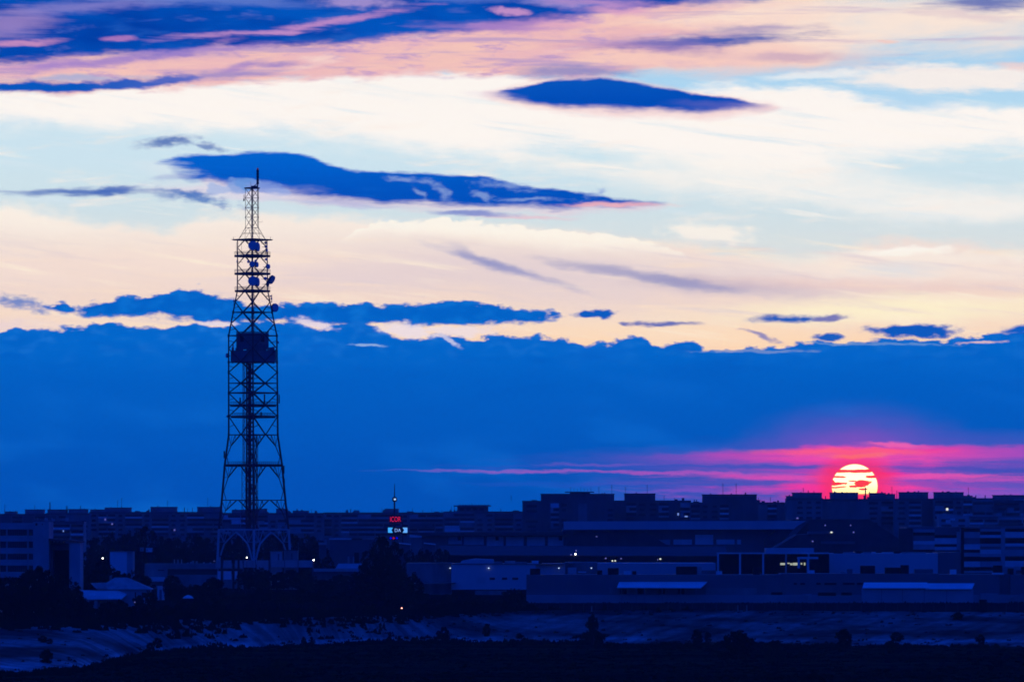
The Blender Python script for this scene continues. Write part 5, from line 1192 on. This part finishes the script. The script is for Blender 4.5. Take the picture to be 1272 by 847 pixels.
# boundary wall on top of the bank, painted black for the shadow there
Y = 1590.0; t = bld('boundary_wall', Y, 960, 'long low dark wall between the depot and the concrete bank', 'wall')
q = MB(); q.pbox(645, 1330, 748.6, 760, Y, .4); q.build('wall', mat('shadow_black_wall', (.03, .03, .032), .9, .3, .4), t)
q = MB()
for k in range(46): u = 650+k*15; q.pbox(u-.5, u+.5, 748.0, 760, Y-.15, .8)
q.build('post', roofd, t)
for (a_, c_, p0, p1) in ((1217, 1226, 744.5, 757.5),):
    t = bld('switch_cabinet', Y-2, (a_+c_)/2, 'black box cabinet standing on the bank wall near the right edge', 'cabinet'); q = MB(); q.pbox(a_, c_, p0, 760, Y-3, 2); q.build('body', black, t); q = MB(); q.pbox(a_-.4, c_+.4, p0-.5, p0, Y-3.2, 2.4); q.build('lid', cladk, t)
# pale boundary stones seen on the verge
for (px, py) in ((735, 752), (916.5, 751.2), (927.7, 751.2)):
    t = bld('marker_post', 1560, px, 'short pale marker post on the dark verge', 'post', 'pale marker posts on the verge'); Y = 1560.0
    q = MB(); q.tube((X(px, Y), Y, 0), (X(px, Y), Y, Z(py, Y)), .25, .2, 6); q.build('shaft', conc, t)

# street lamps that are on: lamp row, column, distance
for (px, py, Y, s_, lb) in ((127.6, 693.2, 1880, .5, 'lit street lamp in the trees left of the plain white block'), (306.6, 692.2, 2020, .46, 'lit lamp between the arches of the tower foot'), (389.6, 695.4, 2000, .62, 'brightest street lamp, right of the tower compound'),
        (167.4, 747.6, 1432, .36, 'small lit lamp in front of the hipped house'), (499.0, 755.0, 1524, .38, 'single reddish lamp low in the dark trees'), (266.0, 696.6, 2010, .4, 'faint lamp at the left end of the compound wall')):
    t = bld('street_lamp', Y, px, lb, 'street lamp'); x = X(px, Y)
    q = MB(); q.tube((x, Y+.8, 0), (x, Y+.8, Z(py, Y)+.5), .11, .07, 6); q.tube((x, Y+.8, Z(py, Y)+.5), (x, Y-.1, Z(py, Y)+.45), .05); q.build('pole', steel, t)
    q = MB(); q.lathe([(.1, .1), (.3, .25), (.28, .5), (.08, .6)], (x, Y, Z(py, Y)), n=8); hd = q.build('head', steel, t)
    q = MB(); q.lathe([(.1, -.35*s_), (s_*.55, -.1), (s_*.5, .2), (.1, .26)], (x, Y, Z(py, Y)), n=8); q.build('lamp', lampr if 'reddish' in lb else (lampw if s_ > .45 else litd), hd)

# ------------------------------------------------------------------ trees and bushes
def crown_mesh(seed, m_, tall=1.0, n=70, leaf=.055, hole=.2):
    """unit crown: about 1 wide, 1 high, its base at z = 0; many leaf faces gathered in clumps"""
    r = random.Random(seed); b = MB(); cl = []
    for k in range(n):
        th = r.uniform(0, 6.283); u = r.random(); z = u
        prof = (math.sin(math.pi*min(1, .12+u*.86))**.6) if tall < 1.5 else (math.sin(math.pi*min(1, .2+u*.8))**.5)
        rad = .5*prof*math.sqrt(r.uniform(.15, 1))*r.uniform(.75, 1.12)
        rad *= 1+.22*math.sin(3*th+seed)+.12*math.sin(5*th+z*6+seed*2)
        if r.random() < hole: continue
        cl.append((math.cos(th)*rad, math.sin(th)*rad, z*.93+.03, r.uniform(.05, .16)))
    for (cx, cy, cz, cr) in cl:
        for q in range(26):
            d = Vector((r.gauss(0, 1), r.gauss(0, 1), r.gauss(0, .8))); d = d.normalized()*cr*r.random()**.4
            p = Vector((cx, cy, cz))+d; s = leaf*r.uniform(.5, 1.1)
            a = Vector((r.gauss(0, 1), r.gauss(0, 1), r.gauss(0, 1))).normalized()*s; c = a.orthogonal().normalized()*s*.7
            b.add([p-a, p+c, p+a, p-c], [(0, 1, 2, 3)])
    me = bpy.data.meshes.new('crown'); me.from_pydata([tuple(v) for v in b.v], [], b.f); me.materials.append(m_); me.update(); return me
def trunk_mesh(seed):
    r = random.Random(seed); b = MB(); top = Vector((r.uniform(-.04, .04), r.uniform(-.04, .04), .62))
    b.tube((0, 0, -.02), top*.6, .032, .022, 7); b.tube(top*.6, top, .022, .010, 6)
    for k in range(5):
        t = r.uniform(0, 6.28); s = top*r.uniform(.45, .9); e = s+Vector((math.cos(t)*.24, math.sin(t)*.24, r.uniform(.12, .3))); b.tube(s, e, .013, .004, 5)
    me = bpy.data.meshes.new('trunk'); me.from_pydata([tuple(v) for v in b.v], [], b.f); me.materials.append(wood); me.update(); return me
crowns = [crown_mesh(20+k, leafs[k % 3]) for k in range(6)]
tallc = [crown_mesh(40+k, leafs[k % 2], 2.0, 60, .05) for k in range(2)]
bushc = [crown_mesh(60+k, leafs[k % 3], 1.0, 90, .06, .12) for k in range(4)]
trunks = [trunk_mesh(k) for k in range(4)]
rt = random.Random(77)
def tree(px, top, wpx, Y, label, group=None, kind='tree', z0=None, name='tree', cat='tree', py_free=True):
    if Y > 1380 and py_free: Y = max(Y, topY(px)+8)
    x = X(px, Y); z0 = ground_z(x, Y) if z0 is None else z0; zt = Z(top, Y); h = max(.8, zt-z0); w_ = wpx*Y/F
    t = empty(name, (x, Y, z0), label, cat, group); t.rotation_euler.z = rt.uniform(0, 6.28)
    low = {'tree': .22, 'tall': .12, 'bush': .0}[kind]
    me = rt.choice({'tree': crowns, 'tall': tallc, 'bush': bushc}[kind])
    c = bpy.data.objects.new('crown', me); C.objects.link(c); c.parent = t; c.location = (0, 0, h*low); c.scale = (w_*1.02, w_*1.02, h*(1-low)*1.02)
    if kind == 'bush' and h < 2.6: c.location.z = -.1
    k = bpy.data.objects.new('trunk' if kind != 'bush' else 'stem', rt.choice(trunks)); C.objects.link(k); k.parent = t
    k.scale = (min(w_, h)*.9, min(w_, h)*.9, h)
    return t
def clump(spec, label, group, kind='tree', **kw):
    for s in spec: tree(*s, label, group, kind, **kw)
def row(x0, x1, n, tops, w, Y0, Y1):
    out = []
    for k in range(n):
        px = x0+(x1-x0)*(k+.5)/n+rt.uniform(-3, 3); out.append((px, interp(tops, px)+rt.uniform(-1.5, 4), rt.uniform(*w), rt.uniform(Y0, Y1)))
    return out
clump(row(-12, 92, 11, [(-12, 722), (0, 718), (20, 714), (40, 706), (55, 706), (75, 714), (92, 722)], (22, 34), 1440, 1480), 'dark tree in the mass at the foot of the school', 'trees in front of the school')
clump(row(-12, 100, 11, [(-12, 732), (50, 724), (100, 734)], (18, 28), 1390, 1430), 'low dark tree under the school trees, above the bank', 'low trees under the school trees', 'bush')
clump(row(95, 150, 6, [(95, 716), (112, 704), (128, 697), (140, 703), (150, 713)], (22, 30), 1640, 1720), 'rounded dark tree behind the hipped house', 'trees behind the hipped house')
clump(row(150, 185, 4, [(150, 712), (162, 707), (185, 716)], (18, 24), 1640, 1720), 'small dark tree between the white block and the house roof', 'trees right of the white block')
clump(row(207, 275, 9, [(190, 722), (206, 716), (215, 712), (230, 728), (250, 726), (262, 716), (275, 722)], (16, 26), 1600, 1680), 'dark tree between the house and the tower foot', 'trees between house and tower')
clump(row(95, 275, 14, [(95, 752), (160, 748), (168, 753), (275, 744)], (14, 24), 1400, 1440), 'low dark bush on the verge in front of the house', 'bushes in front of the house', 'bush', name='bush', cat='bush')
clump(row(300, 400, 13, [(300, 712), (312, 704), (330, 707), (345, 712), (360, 705), (375, 705), (388, 716), (400, 724)], (18, 28), 1880, 1960), 'dark tree below the compound wall of the tower', 'trees in front of the compound wall')
clump(row(270, 450, 18, [(270, 738), (330, 732), (450, 734)], (16, 28), 1620, 1760), 'dark tree in the belt below the tower', 'tree belt below the tower')
clump(row(395, 455, 7, [(395, 722), (420, 714), (455, 712)], (18, 26), 1820, 1900), 'dark tree in front of the shed with the broad roof', 'trees in front of the shed')
clump([(476, 668, 38, 1760), (462, 680, 30, 1740), (489, 676, 30, 1780), (470, 700, 44, 1700), (498, 706, 34, 1690), (452, 702, 26, 1720)], 'tall dark tree of the group below the sign pylon', 'tall trees below the sign pylon')
clump([(514, 714, 28, 1620), (500, 722, 40, 1600), (480, 720, 46, 1600), (526, 736, 24, 1580), (460, 726, 34, 1620), (535, 750, 18, 1560), (512, 742, 32, 1545), (488, 744, 34, 1545)], 'dark leafy tree low in the group left of the white hall', 'trees left of the white hall')
clump(row(540, 625, 9, [(540, 752), (560, 738), (590, 740), (625, 744)], (16, 24), 1640, 1720), 'low dark bush below the white hall', 'bushes below the white hall', 'bush', name='bush', cat='bush')
tree(638, 733, 36, 1500, kind='bush', label='single round dark tree at the left end of the long dark depot')
clump(row(108, 280, 20, [(108, 672), (125, 666), (134, 660), (150, 668), (165, 659), (180, 656), (195, 664), (225, 668), (245, 664), (280, 670)], (16, 26), 2360, 2560), 'dark tree in the belt before the apartment blocks, left of the tower', 'tree belt before the left apartment blocks')
clump(row(100, 275, 16, [(100, 684), (180, 678), (275, 684)], (18, 28), 2120, 2240), 'dark tree in the lower belt behind the flat workshop', 'tree belt behind the workshop')
clump(row(275, 410, 15, [(275, 668), (290, 664), (305, 664), (330, 664), (352, 660), (375, 664), (395, 672), (410, 684)], (16, 26), 2300, 2480), 'dark tree in the belt behind the tower foot', 'tree belt behind the tower foot')
clump(row(275, 410, 12, [(275, 684), (410, 690)], (18, 26), 2160, 2240), 'lower dark tree close behind the tower foot', 'lower trees behind the tower foot')
clump(row(505, 560, 5, [(505, 682), (560, 684)], (14, 20), 2200, 2260), 'dark tree behind the left end of the white hall', 'trees behind the white hall')
clump([(172, 741, 18, 1462), (186, 736, 22, 1465), (150, 746, 20, 1460), (134, 748, 18, 1458), (108, 748, 18, 1458)], 'dark bush growing against the walls of the hipped house', 'bushes against the house', 'bush', name='bush', cat='bush')
# bushes on and below the bank
for (px, top, w, py, lb) in ((53, 789, 12, 797, 'small bush high on the left of the concrete bank'), (62, 793, 9, 799, 'lower companion of the small bush on the left of the bank'), (58, 807, 17, 822, 'dark bush alone on the lower left bank'),
        (195, 792, 13, 803, 'round dark bush on the bank below the workshop'), (187, 798, 12, 810, 'dim bush just under the round one on the bank'), (377, 791, 7, 804, 'left one of the twin dark bushes on the bank toe below the tower'), (387, 791, 8, 803, 'right one of the twin dark bushes on the bank toe below the tower'),
        (551, 779, 16, 797, 'bush at the bank toe left of the bare tree'), (483, 790, 9, 800, 'tiny bush at the bank toe below the reddish lamp'), (604, 775, 10, 789, 'small bush in the middle of the bank, left of the bare tree'), (737, 784, 36, 797, 'wide low bush at the foot of the bare tree'),
        (866, 782, 15, 799, 'small dark bush left of the largest round bush'), (879, 785, 10, 799, 'tiny bush touching the largest round bush'), (917, 785, 42, 817, 'largest round bush standing in the basin'), (963, 796, 28, 822, 'second largest round bush, right of the largest one'),
        (1049, 782, 22, 802, 'dim bush on the right half of the bank toe'), (1114, 785, 17, 796, 'small dark bush on the right part of the bank'), (1106, 796, 16, 808, 'low bush under the small one on the right part of the bank'), (1190, 760, 14, 769, 'weedy bush at the top edge of the bank, far right'),
        (1218, 788, 12, 800, 'small bush at the far right of the bank toe'), (1240, 818, 16, 828, 'dim bush in the basin at the far right'), (345, 822, 50, 850, 'broad dark bush at the bottom edge of the basin'), (1010, 836, 40, 850, 'low dark bush at the bottom edge, right half'), (645, 786, 10, 792, 'tuft of a bush left of the bare tree on the bank')):
    Y = 1700.0
    while Y > 1000 and HY+(HC-ground_z(X(px, Y), Y))*F/Y < py: Y -= 2.0
    tree(px, top, w, Y, lb, None, 'bush', name='bush', cat='bush', py_free=False)
# the bare little tree
px, py = 736.0, 794.0; Y = 1460.0; x = X(px, Y); z0 = ground_z(x, Y)
t = empty('tree', (x, Y, z0), 'half bare small tree standing on the bank below the long depot', 'tree')
q = MB(); top = Z(766, Y); q.tube((x, Y, z0), (x+.3, Y, top), .45, .18, 6)
for k in range(9): h = z0+(top-z0)*(.3+.07*k); s = 1 if k % 2 else -1; q.tube((x, Y, h), (x+s*rt.uniform(.6, 1.9), Y+rt.uniform(-.5, .5), h+rt.uniform(.6, 1.6)), .12, .04)
q.build('trunk', wood, t)
c = bpy.data.objects.new('crown', crowns[2]); C.objects.link(c); c.parent = t; c.location = (0, 0, (top-z0)*.3); c.scale = (4.2, 4.2, (top-z0)*.8)
# scrub trees along the wall on the right
clump([(672, 752, 22, 1570), (700, 753, 16, 1565), (742, 751, 14, 1570), (760, 753, 26, 1560), (795, 754, 30, 1560), (838, 754, 26, 1562), (905, 754, 34, 1562), (990, 754, 22, 1562), (1022, 753, 18, 1565), (1108, 755, 20, 1560), (1150, 755, 12, 1560), (1262, 754, 18, 1564)], 'low dark bush along the boundary wall above the bank', 'bushes along the boundary wall', 'bush', name='bush', cat='bush')
